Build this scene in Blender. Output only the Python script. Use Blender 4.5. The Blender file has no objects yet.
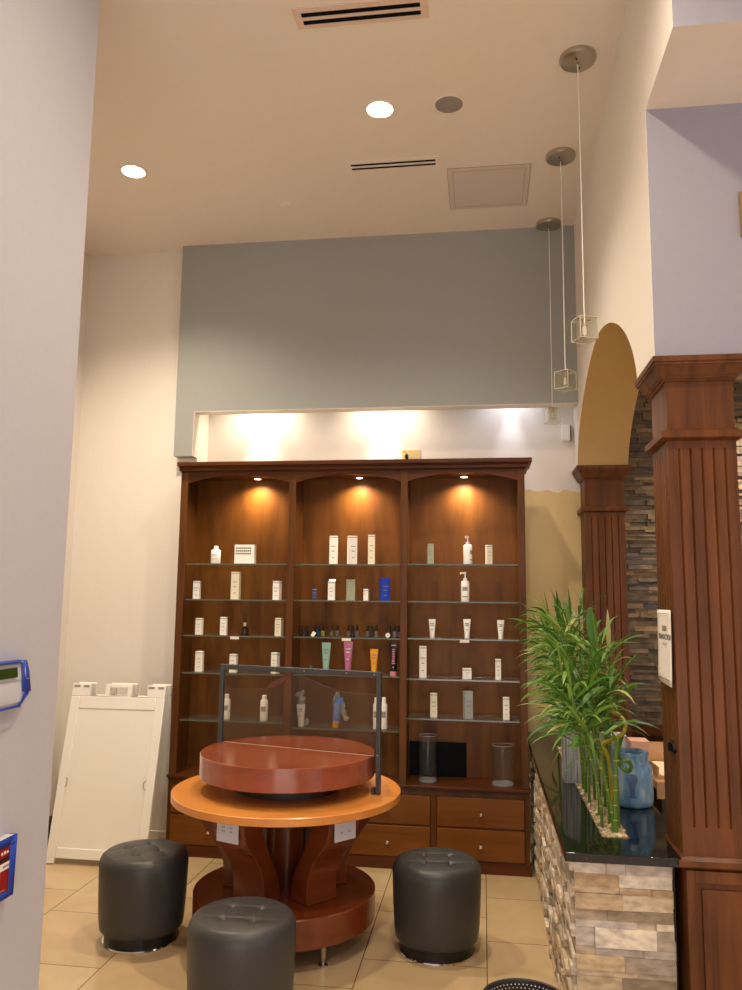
import bpy, bmesh, math, random
from mathutils import Vector, Matrix, noise
C = bpy.context.scene
COL = C.collection
PI = math.pi
# ------------------------------------------------------------------ camera
cd = bpy.data.cameras.new('camera'); cam = bpy.data.objects.new('camera', cd); COL.objects.link(cam)
cd.sensor_fit = 'VERTICAL'; cd.sensor_height = 36; cd.lens = 788.28 / 990 * 36; cd.clip_start = 0.02
yaw, pit, rol = -0.141079, 0.132016, 0.0114227
f = Vector((math.sin(yaw) * math.cos(pit), math.cos(yaw) * math.cos(pit), math.sin(pit)))
rt = f.cross(Vector((0, 0, 1))).normalized(); up = rt.cross(f)
cr, sr = math.cos(rol), math.sin(rol)
rt, up = cr * rt + sr * up, -sr * rt + cr * up
cam.matrix_world = Matrix(((rt.x, up.x, -f.x, 0), (rt.y, up.y, -f.y, 0), (rt.z, up.z, -f.z, 1.5), (0, 0, 0, 1)))
C.camera = cam
# ------------------------------------------------------------------ world, exposure
w = bpy.data.worlds.new('world'); C.world = w; w.use_nodes = True
w.node_tree.nodes['Background'].inputs[0].default_value = (0.55, 0.62, 0.9, 1)
w.node_tree.nodes['Background'].inputs[1].default_value = 0.6
C.view_settings.view_transform = 'Standard'; C.view_settings.look = 'None'
C.view_settings.gamma = 1; C.view_settings.use_curve_mapping = False
C.view_settings.exposure = 0.72
C.cycles.use_denoising = True
C.cycles.max_bounces = 10; C.cycles.diffuse_bounces = 5; C.cycles.transparent_max_bounces = 24
C.cycles.sample_clamp_indirect = 3.0
# ------------------------------------------------------------------ lights
CEIL = 3.856
WARM = (1, 0.84, 0.66)
def area(name, loc, rot, sx, sy, power, color):
    l = bpy.data.lights.new(name, 'AREA'); l.shape = 'RECTANGLE'; l.size = sx; l.size_y = sy
    l.energy = power; l.color = color
    o = bpy.data.objects.new(name, l); o.location = loc; o.rotation_euler = rot; COL.objects.link(o); return o
def spot(name, loc, power, color, ang=120, blend=0.8, rot=(0, 0, 0), rad=0.04):
    l = bpy.data.lights.new(name, 'SPOT'); l.energy = power; l.color = color
    l.spot_size = math.radians(ang); l.spot_blend = blend; l.shadow_soft_size = rad
    o = bpy.data.objects.new(name, l); o.location = loc; o.rotation_euler = rot; COL.objects.link(o); return o
# daylight: an added side light first, then the shop window behind the camera
area('daylight_area', (4.0, -0.4, 1.6), (PI / 2, 0, PI / 2), 3.4, 2.3, 22, (0.83, 0.81, 1.0))  # added to light the left foreground wall; the right wall has no window
area('daylight_area', (0.6, -3.9, 1.5), (PI / 2, 0, 0), 3.6, 2.4, 9, (0.85, 0.82, 1.0))
# upward area light added by the rear window to brighten the ceiling
area('ceiling_fill', (0.6, -3.8, 0.5), (PI / 2 + 0.75, 0, 0), 3.6, 1.0, 50, (1.0, 0.89, 0.79))
DOWN = [(-0.476, 3.506), (-1.912, 3.894), (-0.04, 1.75), (-0.6, -0.4), (1.6, 0.6), (2.6, -1.4)]
for x, y in DOWN:
    spot('downlight_beam', (x, y, CEIL - 0.03), 115 if x < -1.5 else 84, WARM, 165 if abs(x + .04) < .01 else 128, 1.0, rad=0.05)
PUCKS = [(-1.414, 4.815), (-0.758, 4.815), (-0.108, 4.815)]
for i, (x, y) in enumerate(PUCKS):
    spot('shelf_puck_beam', (x, y, 2.246), (16, 16, 15)[i], ((1, .82, .58), (1, .83, .66), (1, .86, .76))[i], 150, 0.9, rad=0.02)
for x, p, c in ((-1.467, 22, (1, .86, .66)), (-0.637, 22, (1, .86, .68)), (0.19, 5, (.85, .88, 1))):
    spot('cove_beam', (x, 5.045, 2.90), p * 1.5, c, 42, 0.8, rad=0.02)
    spot('cove_spill', (x, 4.99, 2.95), p * 0.75, c, 140, 1.0, rad=0.03)
spot('stone_room_beam', (1.75, 4.80, 2.86), 75, WARM, 120, 0.9, rad=0.05)
spot('stone_room_beam', (1.2, 3.9, 2.86), 10, WARM, 130, 0.9, rad=0.05)

# ------------------------------------------------------------------ materials
def newmat(name):
    m = bpy.data.materials.new(name); m.use_nodes = True
    nt = m.node_tree; b = nt.nodes['Principled BSDF']; return m, nt, b
def lin(c):
    return tuple(((x / 255) / 12.92 if x <= 10 else ((x / 255 + 0.055) / 1.055) ** 2.4) for x in c) + (1,)
def ramp(nt, stops):
    r = nt.nodes.new('ShaderNodeValToRGB'); e = r.color_ramp.elements
    while len(e) < len(stops): e.new(0.5)
    for i, (p, c) in enumerate(stops): e[i].position = p; e[i].color = c
    return r
def coords(nt, scale=(1, 1, 1), kind='Object'):
    t = nt.nodes.new('ShaderNodeTexCoord'); mp = nt.nodes.new('ShaderNodeMapping')
    mp.inputs['Scale'].default_value = scale
    nt.links.new(t.outputs[kind], mp.inputs['Vector']); return mp
def plain(name, col, rough=0.5, metal=0.0, spec=0.5, noise_amt=0.0, bump=0.0, nscale=30, **kw):
    m, nt, b = newmat(name)
    b.inputs['Base Color'].default_value = lin(col); b.inputs['Roughness'].default_value = rough
    b.inputs['Metallic'].default_value = metal; b.inputs['Specular IOR Level'].default_value = spec
    for k, v in kw.items(): b.inputs[k.replace('_', ' ')].default_value = v
    mp = coords(nt); n = nt.nodes.new('ShaderNodeTexNoise'); n.inputs['Scale'].default_value = nscale
    nt.links.new(mp.outputs[0], n.inputs['Vector'])
    if noise_amt:
        c = lin(col); a = 1 - noise_amt
        r = ramp(nt, [(0.3, (c[0] * a, c[1] * a, c[2] * a, 1)), (0.7, c)])
        nt.links.new(n.outputs[0], r.inputs[0]); nt.links.new(r.outputs[0], b.inputs['Base Color'])
    if bump:
        bp = nt.nodes.new('ShaderNodeBump'); bp.inputs['Strength'].default_value = bump; bp.inputs['Distance'].default_value = 0.002
        nt.links.new(n.outputs[0], bp.inputs['Height']); nt.links.new(bp.outputs[0], b.inputs['Normal'])
    return m
def wood(name, dark, light, scale=(14, 14, 1.1), rough=0.32, spec=0.5, coat=0.15):
    m, nt, b = newmat(name)
    mp = coords(nt, scale)
    n = nt.nodes.new('ShaderNodeTexNoise'); n.inputs['Scale'].default_value = 1.3; n.inputs['Detail'].default_value = 7
    n.inputs['Roughness'].default_value = 0.62; n.inputs['Distortion'].default_value = 0.6
    nt.links.new(mp.outputs[0], n.inputs['Vector'])
    mp2 = coords(nt, (1, 1, 1)); n2 = nt.nodes.new('ShaderNodeTexNoise'); n2.inputs['Scale'].default_value = 3.0
    nt.links.new(mp2.outputs[0], n2.inputs['Vector'])
    mx = nt.nodes.new('ShaderNodeMath'); mx.operation = 'MULTIPLY_ADD'; mx.inputs[1].default_value = 0.7
    nt.links.new(n.outputs[0], mx.inputs[0])
    m2 = nt.nodes.new('ShaderNodeMath'); m2.operation = 'MULTIPLY'; m2.inputs[1].default_value = 0.3
    nt.links.new(n2.outputs[0], m2.inputs[0]); nt.links.new(m2.outputs[0], mx.inputs[2])
    r = ramp(nt, [(0.32, lin(dark)), (0.68, lin(light))])
    nt.links.new(mx.outputs[0], r.inputs[0]); nt.links.new(r.outputs[0], b.inputs['Base Color'])
    b.inputs['Roughness'].default_value = rough; b.inputs['Specular IOR Level'].default_value = spec
    b.inputs['Coat Weight'].default_value = coat; b.inputs['Coat Roughness'].default_value = 0.15
    return m
def emit(name, col, s):
    m = bpy.data.materials.new(name); m.use_nodes = True; nt = m.node_tree; nt.nodes.clear()
    e = nt.nodes.new('ShaderNodeEmission'); e.inputs[0].default_value = lin(col); e.inputs[1].default_value = s
    o = nt.nodes.new('ShaderNodeOutputMaterial'); nt.links.new(e.outputs[0], o.inputs[0]); return m
def clear(name, tint=(1, 1, 1), milk=0.0, gloss=0.12, rough=0.02, milk_col=(200, 200, 200)):
    # thin clear glass or film: lets light through, mirrors a little, a trace of haze
    m = bpy.data.materials.new(name); m.use_nodes = True; nt = m.node_tree; nt.nodes.clear()
    o = nt.nodes.new('ShaderNodeOutputMaterial'); t = nt.nodes.new('ShaderNodeBsdfTransparent')
    t.inputs[0].default_value = (*tint, 1)
    g = nt.nodes.new('ShaderNodeBsdfGlossy'); g.inputs['Roughness'].default_value = rough
    fr0 = nt.nodes.new('ShaderNodeLayerWeight'); fr0.inputs[0].default_value = 0.5; fr = nt.nodes.new('ShaderNodeMath'); fr.operation = 'POWER'; fr.inputs[1].default_value = 4.0; nt.links.new(fr0.outputs['Facing'], fr.inputs[0])
    ad = nt.nodes.new('ShaderNodeMath'); ad.operation = 'MULTIPLY_ADD'; ad.inputs[1].default_value = 0.6; ad.inputs[2].default_value = 0.015 + gloss * 0.06
    nt.links.new(fr.outputs[0], ad.inputs[0])
    mx = nt.nodes.new('ShaderNodeMixShader'); nt.links.new(ad.outputs[0], mx.inputs[0])
    nt.links.new(t.outputs[0], mx.inputs[1]); nt.links.new(g.outputs[0], mx.inputs[2])
    d = nt.nodes.new('ShaderNodeBsdfDiffuse'); d.inputs[0].default_value = lin(milk_col)
    m2 = nt.nodes.new('ShaderNodeMixShader'); m2.inputs[0].default_value = milk
    nt.links.new(mx.outputs[0], m2.inputs[1]); nt.links.new(d.outputs[0], m2.inputs[2])
    nt.links.new(m2.outputs[0], o.inputs[0]); return m

M = {}
M['white_wall'] = plain('white_wall_paint', (238, 232, 222), 0.75, noise_amt=0.03, bump=0.05, nscale=60)
M['lav_wall'] = plain('pale_grey_wall_paint', (194, 193, 198), 0.75, noise_amt=0.03, bump=0.05, nscale=60)
M['grey_lav'] = plain('lilac_grey_wall_paint', (158, 155, 164), 0.75, noise_amt=0.03, bump=0.05, nscale=60)
M['grey_wall'] = plain('grey_wall_paint', (160, 163, 160), 0.75, noise_amt=0.03, bump=0.05, nscale=60)
M['ceiling'] = plain('ceiling_paint', (236, 227, 214), 0.85, noise_amt=0.02, nscale=20)
M['tan'] = plain('tan_paint', (214, 180, 118), 0.7, noise_amt=0.05, nscale=5)
M['case'] = wood('dark_walnut_stain', (66, 37, 12), (108, 64, 22), rough=.42, spec=.25, coat=.05)
M['case_x'] = wood('dark_walnut_stain_horizontal', (62, 30, 9), (100, 52, 17), (1.1, 14, 14), rough=.42, spec=.25, coat=.05)
M['back'] = wood('walnut_back_panel', (84, 48, 14), (128, 78, 26), (7, 7, 1.0), rough=0.45, spec=.2, coat=.03)
M['col'] = wood('column_wood', (66, 36, 12), (120, 70, 30), (16, 16, 1.0), rough=0.45, spec=.25, coat=.03)
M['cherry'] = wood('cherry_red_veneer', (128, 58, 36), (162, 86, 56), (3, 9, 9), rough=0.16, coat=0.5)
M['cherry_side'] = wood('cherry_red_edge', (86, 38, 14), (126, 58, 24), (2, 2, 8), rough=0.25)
M['orange'] = wood('honey_maple', (200, 124, 52), (226, 154, 76), (3, 9, 9), rough=0.3)
M['leather'] = plain('black_leather', (56, 56, 54), 0.42, noise_amt=0.1, bump=0.25, nscale=160)
M['black'] = plain('black_plastic', (12, 12, 12), 0.35)
M['screen'] = plain('black_panel', (3, 3, 3), 0.5, spec=.1)
M['chrome'] = plain('chrome', (225, 222, 215), 0.12, metal=1.0)
M['nickel'] = plain('brushed_nickel', (190, 182, 168), 0.3, metal=1.0)
M['steel'] = plain('dark_steel_frame', (92, 96, 100), 0.35, metal=0.7)
M['plastic'] = plain('white_plastic', (246, 244, 236), 0.45)
M['plastic_grey'] = plain('white_panel_sheet', (246, 243, 234), 0.4, noise_amt=0.03, nscale=4)
M['bottle_white'] = plain('bottle_white', (250, 248, 242), 0.35)
M['card_white'] = plain('card_white', (252, 249, 240), 0.6)
M['print'] = plain('grey_print', (150, 146, 140), 0.6)
M['dark_print'] = plain('dark_print', (70, 66, 64), 0.6)
M['card_cream'] = plain('card_cream', (236, 230, 206), 0.6)
M['card_green'] = plain('card_sage', (172, 178, 150), 0.6)
M['card_silver'] = plain('card_silver', (186, 190, 184), 0.3, metal=0.3)
M['blue'] = plain('bright_blue', (14, 62, 190), 0.3)
M['wrap_blue'] = plain('mid_blue_tube', (70, 128, 214), 0.35)
M['navy'] = plain('navy', (30, 30, 90), 0.3)
M['teal'] = plain('teal_tube', (150, 190, 176), 0.35)
M['teal_dark'] = plain('dark_teal', (10, 100, 110), 0.35)
M['pink'] = plain('pink_tube', (190, 112, 152), 0.35)
M['pinkcap'] = plain('pink_cap', (216, 140, 156), 0.4)
M['yellow'] = plain('yellow_tube', (240, 164, 14), 0.35)
M['polish_navy'] = plain('polish_navy', (18, 22, 58), 0.1)
M['polish_plum'] = plain('polish_plum', (34, 16, 30), 0.1)
M['polish_teal'] = plain('polish_teal', (16, 64, 84), 0.1)
M['polish_olive'] = plain('polish_olive', (124, 120, 40), 0.15)
M['polish_grey'] = plain('polish_grey', (92, 82, 74), 0.15)
M['amber'] = plain('amber_glass', (50, 22, 12), 0.1)
M['reed'] = plain('dark_reeds', (50, 28, 16), 0.7)
M['paper'] = plain('paper', (238, 232, 222), 0.7)
M['blue_tape'] = plain('blue_painters_tape', (34, 74, 190), 0.6, noise_amt=0.2, nscale=40)
M['red'] = plain('red_label', (150, 20, 16), 0.4)
M['lcd'] = plain('lcd_green', (46, 66, 22), 0.2)
M['keypad'] = plain('keypad_plastic', (206, 206, 214), 0.4)
M['baseboard'] = plain('dark_baseboard', (70, 52, 40), 0.5)
M['glass'] = clear('shelf_glass', (0.93, 0.97, 0.95), 0.03, 0.1)
M['glass_edge'] = plain('shelf_glass_edge', (92, 102, 88), 0.15)
M['pane'] = clear('table_glass', (0.93, 0.92, 0.90), 0.012, 0.0, milk_col=(190, 170, 150))
M['film'] = clear('protective_film', (0.97, 0.96, 0.94), 0.012, 0.0, 0.1, (210, 190, 170))
M['wrap'] = clear('crinkled_wrap', (0.97, 0.97, 0.97), 0.06, 2.0, 0.1)
M['vase'] = clear('vase_glass', (0.97, 0.98, 0.98), 0.012, 0.1, 0.02)
M['vase_base'] = clear('vase_base_glass', (0.9, 0.92, 0.92), 0.25, 0.8, 0.05)
M['downlight'] = emit('lit_lamp', (255, 236, 205), 14)
M['puck'] = emit('lit_puck', (255, 225, 190), 9)
M['green'] = plain('leaf_green', (84, 140, 40), 0.45, noise_amt=0.35, nscale=14, Transmission_Weight=0.0)
M['stalk'] = plain('bamboo_stalk', (96, 134, 44), 0.35, noise_amt=0.25, nscale=25)
M['stalk_yellow'] = plain('yellowing_stalk', (176, 168, 40), 0.4, noise_amt=0.2, nscale=25)
M['dry'] = plain('dried_leaf', (200, 176, 110), 0.7)
M['mesh'] = plain('perforated_black_metal', (52, 50, 52), 0.4, metal=0.3)
M['pebble'] = plain('pebbles', (214, 196, 150), 0.6, noise_amt=0.35, nscale=60)
M['liner'] = plain('bin_liner', (216, 190, 150), 0.6)
M['dark_gap'] = plain('dark_wood_and_shade', (44, 26, 16), 0.5)
M['tray'] = wood('light_wood', (176, 130, 90), (204, 160, 118), (2, 9, 9))
M['tan_frame'] = plain('tan_frame', (150, 118, 80), 0.5)

def leafmat():
    m, nt, b = newmat('bamboo_leaf')
    oi = nt.nodes.new('ShaderNodeNewGeometry')
    r = ramp(nt, [(0.0, lin((52, 98, 30))), (0.5, lin((92, 140, 48))), (0.86, lin((136, 172, 76))), (1.0, lin((186, 186, 116)))])
    nt.links.new(oi.outputs['Random Per Island'], r.inputs[0]); nt.links.new(r.outputs[0], b.inputs['Base Color'])
    b.inputs['Roughness'].default_value = 0.42
    tr = nt.nodes.new('ShaderNodeBsdfTranslucent'); nt.links.new(r.outputs[0], tr.inputs[0])
    mx = nt.nodes.new('ShaderNodeMixShader'); mx.inputs[0].default_value = 0.3
    nt.links.new(b.outputs[0], mx.inputs[1]); nt.links.new(tr.outputs[0], mx.inputs[2])
    nt.links.new(mx.outputs[0], nt.nodes['Material Output'].inputs[0]); return m
M['leaf'] = leafmat()
def stonemat(name, stops, rough=0.75):
    m, nt, b = newmat(name)
    oi = nt.nodes.new('ShaderNodeNewGeometry')
    r = ramp(nt, stops); r.color_ramp.interpolation = 'LINEAR'
    nt.links.new(oi.outputs['Random Per Island'], r.inputs[0])
    mp = coords(nt, (1, 1, 2)); n = nt.nodes.new('ShaderNodeTexNoise'); n.inputs['Scale'].default_value = 22; n.inputs['Detail'].default_value = 6
    nt.links.new(mp.outputs[0], n.inputs['Vector'])
    r2 = ramp(nt, [(0.3, (0.62, 0.58, 0.55, 1)), (0.6, (1, 1, 1, 1)), (0.75, (1.15, 1.08, 0.95, 1))])
    nt.links.new(n.outputs[0], r2.inputs[0])
    mx = nt.nodes.new('ShaderNodeMix'); mx.data_type = 'RGBA'; mx.blend_type = 'MULTIPLY'; mx.inputs[0].default_value = 1
    nt.links.new(r.outputs[0], mx.inputs[6]); nt.links.new(r2.outputs[0], mx.inputs[7])
    nt.links.new(mx.outputs[2], b.inputs['Base Color']); b.inputs['Roughness'].default_value = rough
    bp = nt.nodes.new('ShaderNodeBump'); bp.inputs['Strength'].default_value = 0.6; bp.inputs['Distance'].default_value = 0.004
    nt.links.new(n.outputs[0], bp.inputs['Height']); nt.links.new(bp.outputs[0], b.inputs['Normal']); return m
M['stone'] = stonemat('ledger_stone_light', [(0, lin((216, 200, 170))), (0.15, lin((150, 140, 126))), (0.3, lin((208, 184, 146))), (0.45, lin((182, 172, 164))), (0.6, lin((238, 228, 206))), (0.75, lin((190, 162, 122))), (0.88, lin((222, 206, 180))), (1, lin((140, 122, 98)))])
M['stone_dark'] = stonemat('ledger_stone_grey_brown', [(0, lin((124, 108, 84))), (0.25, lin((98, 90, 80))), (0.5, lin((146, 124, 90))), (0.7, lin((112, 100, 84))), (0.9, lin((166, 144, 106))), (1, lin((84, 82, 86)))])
def granite():
    m, nt, b = newmat('black_granite'); mp = coords(nt)
    v = nt.nodes.new('ShaderNodeTexNoise'); v.inputs['Scale'].default_value = 90; v.inputs['Detail'].default_value = 4
    nt.links.new(mp.outputs[0], v.inputs['Vector'])
    r = ramp(nt, [(0.52, lin((12, 12, 10))), (0.66, lin((26, 28, 22))), (0.8, lin((70, 72, 56)))])
    nt.links.new(v.outputs[0], r.inputs[0]); nt.links.new(r.outputs[0], b.inputs['Base Color'])
    b.inputs['Roughness'].default_value = 0.07; b.inputs['Specular IOR Level'].default_value = 0.6; return m
M['granite'] = granite()
def floormat():
    m, nt, b = newmat('beige_floor_tile')
    t = nt.nodes.new('ShaderNodeTexCoord'); s = nt.nodes.new('ShaderNodeSeparateXYZ'); nt.links.new(t.outputs['Object'], s.inputs[0])
    ax = nt.nodes.new('ShaderNodeMath'); ax.operation = 'ADD'; ax.inputs[1].default_value = 5.2 - 0.007
    ay = nt.nodes.new('ShaderNodeMath'); ay.operation = 'ADD'; ay.inputs[1].default_value = 0.1625 + 0.525 * 10
    nt.links.new(s.outputs[0], ax.inputs[0]); nt.links.new(s.outputs[1], ay.inputs[0])
    cb = nt.nodes.new('ShaderNodeCombineXYZ'); nt.links.new(ay.outputs[0], cb.inputs[0]); nt.links.new(ax.outputs[0], cb.inputs[1])
    br = nt.nodes.new('ShaderNodeTexBrick'); br.offset = 0.5; br.offset_frequency = 2; br.squash = 1
    br.inputs['Scale'].default_value = 1; br.inputs['Brick Width'].default_value = 0.525; br.inputs['Row Height'].default_value = 0.52
    br.inputs['Mortar Size'].default_value = 0.0022; br.inputs['Mortar Smooth'].default_value = 0.1; br.inputs['Bias'].default_value = 0
    br.inputs['Color1'].default_value = lin((198, 172, 132)); br.inputs['Color2'].default_value = lin((206, 182, 142)); br.inputs['Mortar'].default_value = lin((96, 78, 56))
    nt.links.new(cb.outputs[0], br.inputs['Vector'])
    n = nt.nodes.new('ShaderNodeTexNoise'); n.inputs['Scale'].default_value = 3.5; n.inputs['Detail'].default_value = 5; n.inputs['Distortion'].default_value = 1.2
    nt.links.new(t.outputs['Object'], n.inputs['Vector'])
    r = ramp(nt, [(0.35, (0.90, 0.88, 0.85, 1)), (0.7, (1, 1, 1, 1))]); nt.links.new(n.outputs[0], r.inputs[0])
    mx = nt.nodes.new('ShaderNodeMix'); mx.data_type = 'RGBA'; mx.blend_type = 'MULTIPLY'; mx.inputs[0].default_value = 1
    nt.links.new(br.outputs[0], mx.inputs[6]); nt.links.new(r.outputs[0], mx.inputs[7]); nt.links.new(mx.outputs[2], b.inputs['Base Color'])
    b.inputs['Roughness'].default_value = 0.16; b.inputs['Specular IOR Level'].default_value = 0.45; return m
M['floor'] = floormat()
def cove_wall():
    # the old tan paint shows below a rough brushed line, white above it
    m, nt, b = newmat('half_repainted_wall'); t = nt.nodes.new('ShaderNodeTexCoord'); s = nt.nodes.new('ShaderNodeSeparateXYZ')
    nt.links.new(t.outputs['Object'], s.inputs[0])
    n = nt.nodes.new('ShaderNodeTexNoise'); n.inputs['Scale'].default_value = 9; n.inputs['Detail'].default_value = 3
    nt.links.new(t.outputs['Object'], n.inputs['Vector'])
    ma = nt.nodes.new('ShaderNodeMath'); ma.operation = 'MULTIPLY_ADD'; ma.inputs[1].default_value = 0.09
    nt.links.new(n.outputs[0], ma.inputs[0]); nt.links.new(s.outputs[2], ma.inputs[2])
    g = nt.nodes.new('ShaderNodeMath'); g.operation = 'GREATER_THAN'; g.inputs[1].default_value = 2.25
    nt.links.new(ma.outputs[0], g.inputs[0])
    mx = nt.nodes.new('ShaderNodeMix'); mx.data_type = 'RGBA'; nt.links.new(g.outputs[0], mx.inputs[0])
    mx.inputs[6].default_value = lin((232, 204, 144)); mx.inputs[7].default_value = lin((240, 232, 222))
    nt.links.new(mx.outputs[2], b.inputs['Base Color']); b.inputs['Roughness'].default_value = 0.7; return m
M['cove'] = cove_wall()
def jarmat():
    m, nt, b = newmat('frosted_blue_glass'); mp = coords(nt, (1, 1, 0.5)); n = nt.nodes.new('ShaderNodeTexNoise'); n.inputs['Scale'].default_value = 26
    n.inputs['Detail'].default_value = 5; nt.links.new(mp.outputs[0], n.inputs['Vector'])
    r = ramp(nt, [(0.35, lin((104, 154, 190))), (0.55, lin((142, 182, 206))), (0.75, lin((190, 212, 220)))])
    nt.links.new(n.outputs[0], r.inputs[0]); nt.links.new(r.outputs[0], b.inputs['Base Color'])
    b.inputs['Roughness'].default_value = 0.25; b.inputs['Transmission Weight'].default_value = 0.15; return m
M['jar'] = jarmat()
def ribmat():
    m, nt, b = newmat('whitewashed_ribs'); mp = coords(nt, (60, 60, 2)); n = nt.nodes.new('ShaderNodeTexNoise'); n.inputs['Scale'].default_value = 2
    nt.links.new(mp.outputs[0], n.inputs['Vector'])
    r = ramp(nt, [(0.35, lin((130, 134, 130))), (0.6, lin((206, 206, 198)))])
    nt.links.new(n.outputs[0], r.inputs[0]); nt.links.new(r.outputs[0], b.inputs['Base Color']); b.inputs['Roughness'].default_value = 0.6; return m
M['ribs'] = ribmat()

# ------------------------------------------------------------------ mesh helpers
def box(bm, x0, x1, y0, y1, z0, z1, mat=None):
    vs = [bm.verts.new(p) for p in ((x0, y0, z0), (x1, y0, z0), (x1, y1, z0), (x0, y1, z0), (x0, y0, z1), (x1, y0, z1), (x1, y1, z1), (x0, y1, z1))]
    fs = []
    for q in ((0, 3, 2, 1), (4, 5, 6, 7), (0, 1, 5, 4), (1, 2, 6, 5), (2, 3, 7, 6), (3, 0, 4, 7)):
        fs.append(bm.faces.new([vs[i] for i in q]))
    if mat is not None:
        for fc in fs: fc.material_index = mat
    return vs
def rot_all(vs, mtx):
    for v in vs: v.co = mtx @ v.co
def tube(bm, pts, rads, n=10, cap=True, mat=None):
    if not hasattr(rads, '__len__'): rads = [rads] * len(pts)
    pts = [Vector(p) for p in pts]; rings = []
    t0 = (pts[1] - pts[0]).normalized()
    a = t0.orthogonal().normalized()
    for i, p in enumerate(pts):
        t = (pts[min(i + 1, len(pts) - 1)] - pts[max(i - 1, 0)]).normalized()
        a = (a - t * a.dot(t)).normalized(); b = t.cross(a)
        rings.append([bm.verts.new(p + rads[i] * (math.cos(2 * PI * k / n) * a + math.sin(2 * PI * k / n) * b)) for k in range(n)])
    fs = []
    for i in range(len(rings) - 1):
        for k in range(n):
            fc = bm.faces.new((rings[i][k], rings[i][(k + 1) % n], rings[i + 1][(k + 1) % n], rings[i + 1][k])); fc.smooth = True; fs.append(fc)
    if cap:
        fs.append(bm.faces.new(rings[0][::-1])); fs.append(bm.faces.new(rings[-1]))
    if mat is not None:
        for fc in fs: fc.material_index = mat
def lathe(bm, prof, n=32, c=(0, 0), sx=1.0, sy=1.0, smooth=True, mat=None, angle_sharp=None):
    """prof: list of (r, z); r==0 gives a pole."""
    rings = []
    for r, z in prof:
        if r <= 1e-6: rings.append([bm.verts.new((c[0], c[1], z))])
        else: rings.append([bm.verts.new((c[0] + r * sx * math.cos(2 * PI * k / n), c[1] + r * sy * math.sin(2 * PI * k / n), z)) for k in range(n)])
    for i in range(len(rings) - 1):
        A, B = rings[i], rings[i + 1]
        if len(A) == 1 and len(B) == 1: continue
        for k in range(n):
            k2 = (k + 1) % n
            if len(A) == 1: fc = bm.faces.new((A[0], B[k2], B[k]))
            elif len(B) == 1: fc = bm.faces.new((A[k], A[k2], B[0]))
            else: fc = bm.faces.new((A[k], A[k2], B[k2], B[k]))
            fc.smooth = smooth
            if mat is not None: fc.material_index = mat
    return rings
def prism(bm, poly, y0, y1, axis='y', mat=None):
    """extrude a 2D polygon; axis y: poly is (x,z); axis x: poly is (y,z); axis z: (x,y)"""
    def P(a, b, t):
        return (a, t, b) if axis == 'y' else ((t, a, b) if axis == 'x' else (a, b, t))
    A = [bm.verts.new(P(a, b, y0)) for a, b in poly]; B = [bm.verts.new(P(a, b, y1)) for a, b in poly]
    fs = [bm.faces.new(A), bm.faces.new(B[::-1])]
    n = len(poly)
    for i in range(n): fs.append(bm.faces.new((A[i], B[i], B[(i + 1) % n], A[(i + 1) % n])))
    if mat is not None:
        for fc in fs: fc.material_index = mat
    return A + B
def obj(name, bm, mats, parent=None, loc=None, rotz=None, bevel=0, seg=2, sharp=35):
    bmesh.ops.recalc_face_normals(bm, faces=bm.faces)
    me = bpy.data.meshes.new(name); bm.to_mesh(me); bm.free()
    if not isinstance(mats, (list, tuple)): mats = [mats]
    for m in mats: me.materials.append(M[m] if isinstance(m, str) else m)
    try: me.set_sharp_from_angle(angle=math.radians(sharp))
    except Exception: pass
    o = bpy.data.objects.new(name, me); COL.objects.link(o)
    if parent: o.parent = parent
    if loc: o.location = loc
    if rotz is not None: o.rotation_euler = (0, 0, rotz)
    if bevel:
        b = o.modifiers.new('bevel', 'BEVEL'); b.width = bevel; b.segments = seg; b.limit_method = 'ANGLE'; b.angle_limit = math.radians(40)
    return o
def tag(o, label, cat, group=None, kind=None):
    o['label'] = label; o['category'] = cat
    if group: o['group'] = group
    if kind: o['kind'] = kind
    return o
def thing(name, label, cat, loc=(0, 0, 0), rotz=0, group=None):
    o = bpy.data.objects.new(name, None); COL.objects.link(o); o.location = loc; o.rotation_euler = (0, 0, rotz)
    o.empty_display_size = 0.05
    return tag(o, label, cat, group)
def struct(name, bm, m, **kw):
    o = obj(name, bm, m, **kw); o['kind'] = 'structure'; return o
def dup(root, loc, label=None, rotz=None, group=None):
    r = root.copy(); COL.objects.link(r); r.location = loc
    if rotz is not None: r.rotation_euler = (0, 0, rotz)
    if label: r['label'] = label
    if group: r['group'] = group
    for ch in list(root.children):
        c = ch.copy(); COL.objects.link(c); c.parent = r
        for g in ch.children:
            d = g.copy(); COL.objects.link(d); d.parent = c
    return r
def B(): return bmesh.new()
def textobj(name, body, size, mtx, mat, parent):
    cu = bpy.data.curves.new(name, 'FONT'); cu.body = body; cu.size = size; cu.align_x = 'CENTER'; cu.align_y = 'CENTER'; cu.extrude = 0.0003
    t = bpy.data.objects.new('tmp', cu); COL.objects.link(t)
    dg = bpy.context.evaluated_depsgraph_get(); me = bpy.data.meshes.new_from_object(t.evaluated_get(dg))
    bpy.data.objects.remove(t); bpy.data.curves.remove(cu)
    me.transform(mtx); me.materials.clear(); me.materials.append(M[mat]); me.name = name
    o = bpy.data.objects.new(name, me); COL.objects.link(o); o.parent = parent; return o
UPRIGHT = Matrix.Rotation(PI / 2, 4, 'X')          # text reads from -Y

# ================================================================== SETTING
bm = B(); box(bm, -2.9, 4.2, -4.2, 5.5, -0.1, 0); struct('floor', bm, 'floor')
bm = B(); box(bm, -2.9, 4.2, -4.2, 5.5, CEIL, CEIL + 0.1); struct('ceiling', bm, 'ceiling')
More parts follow.
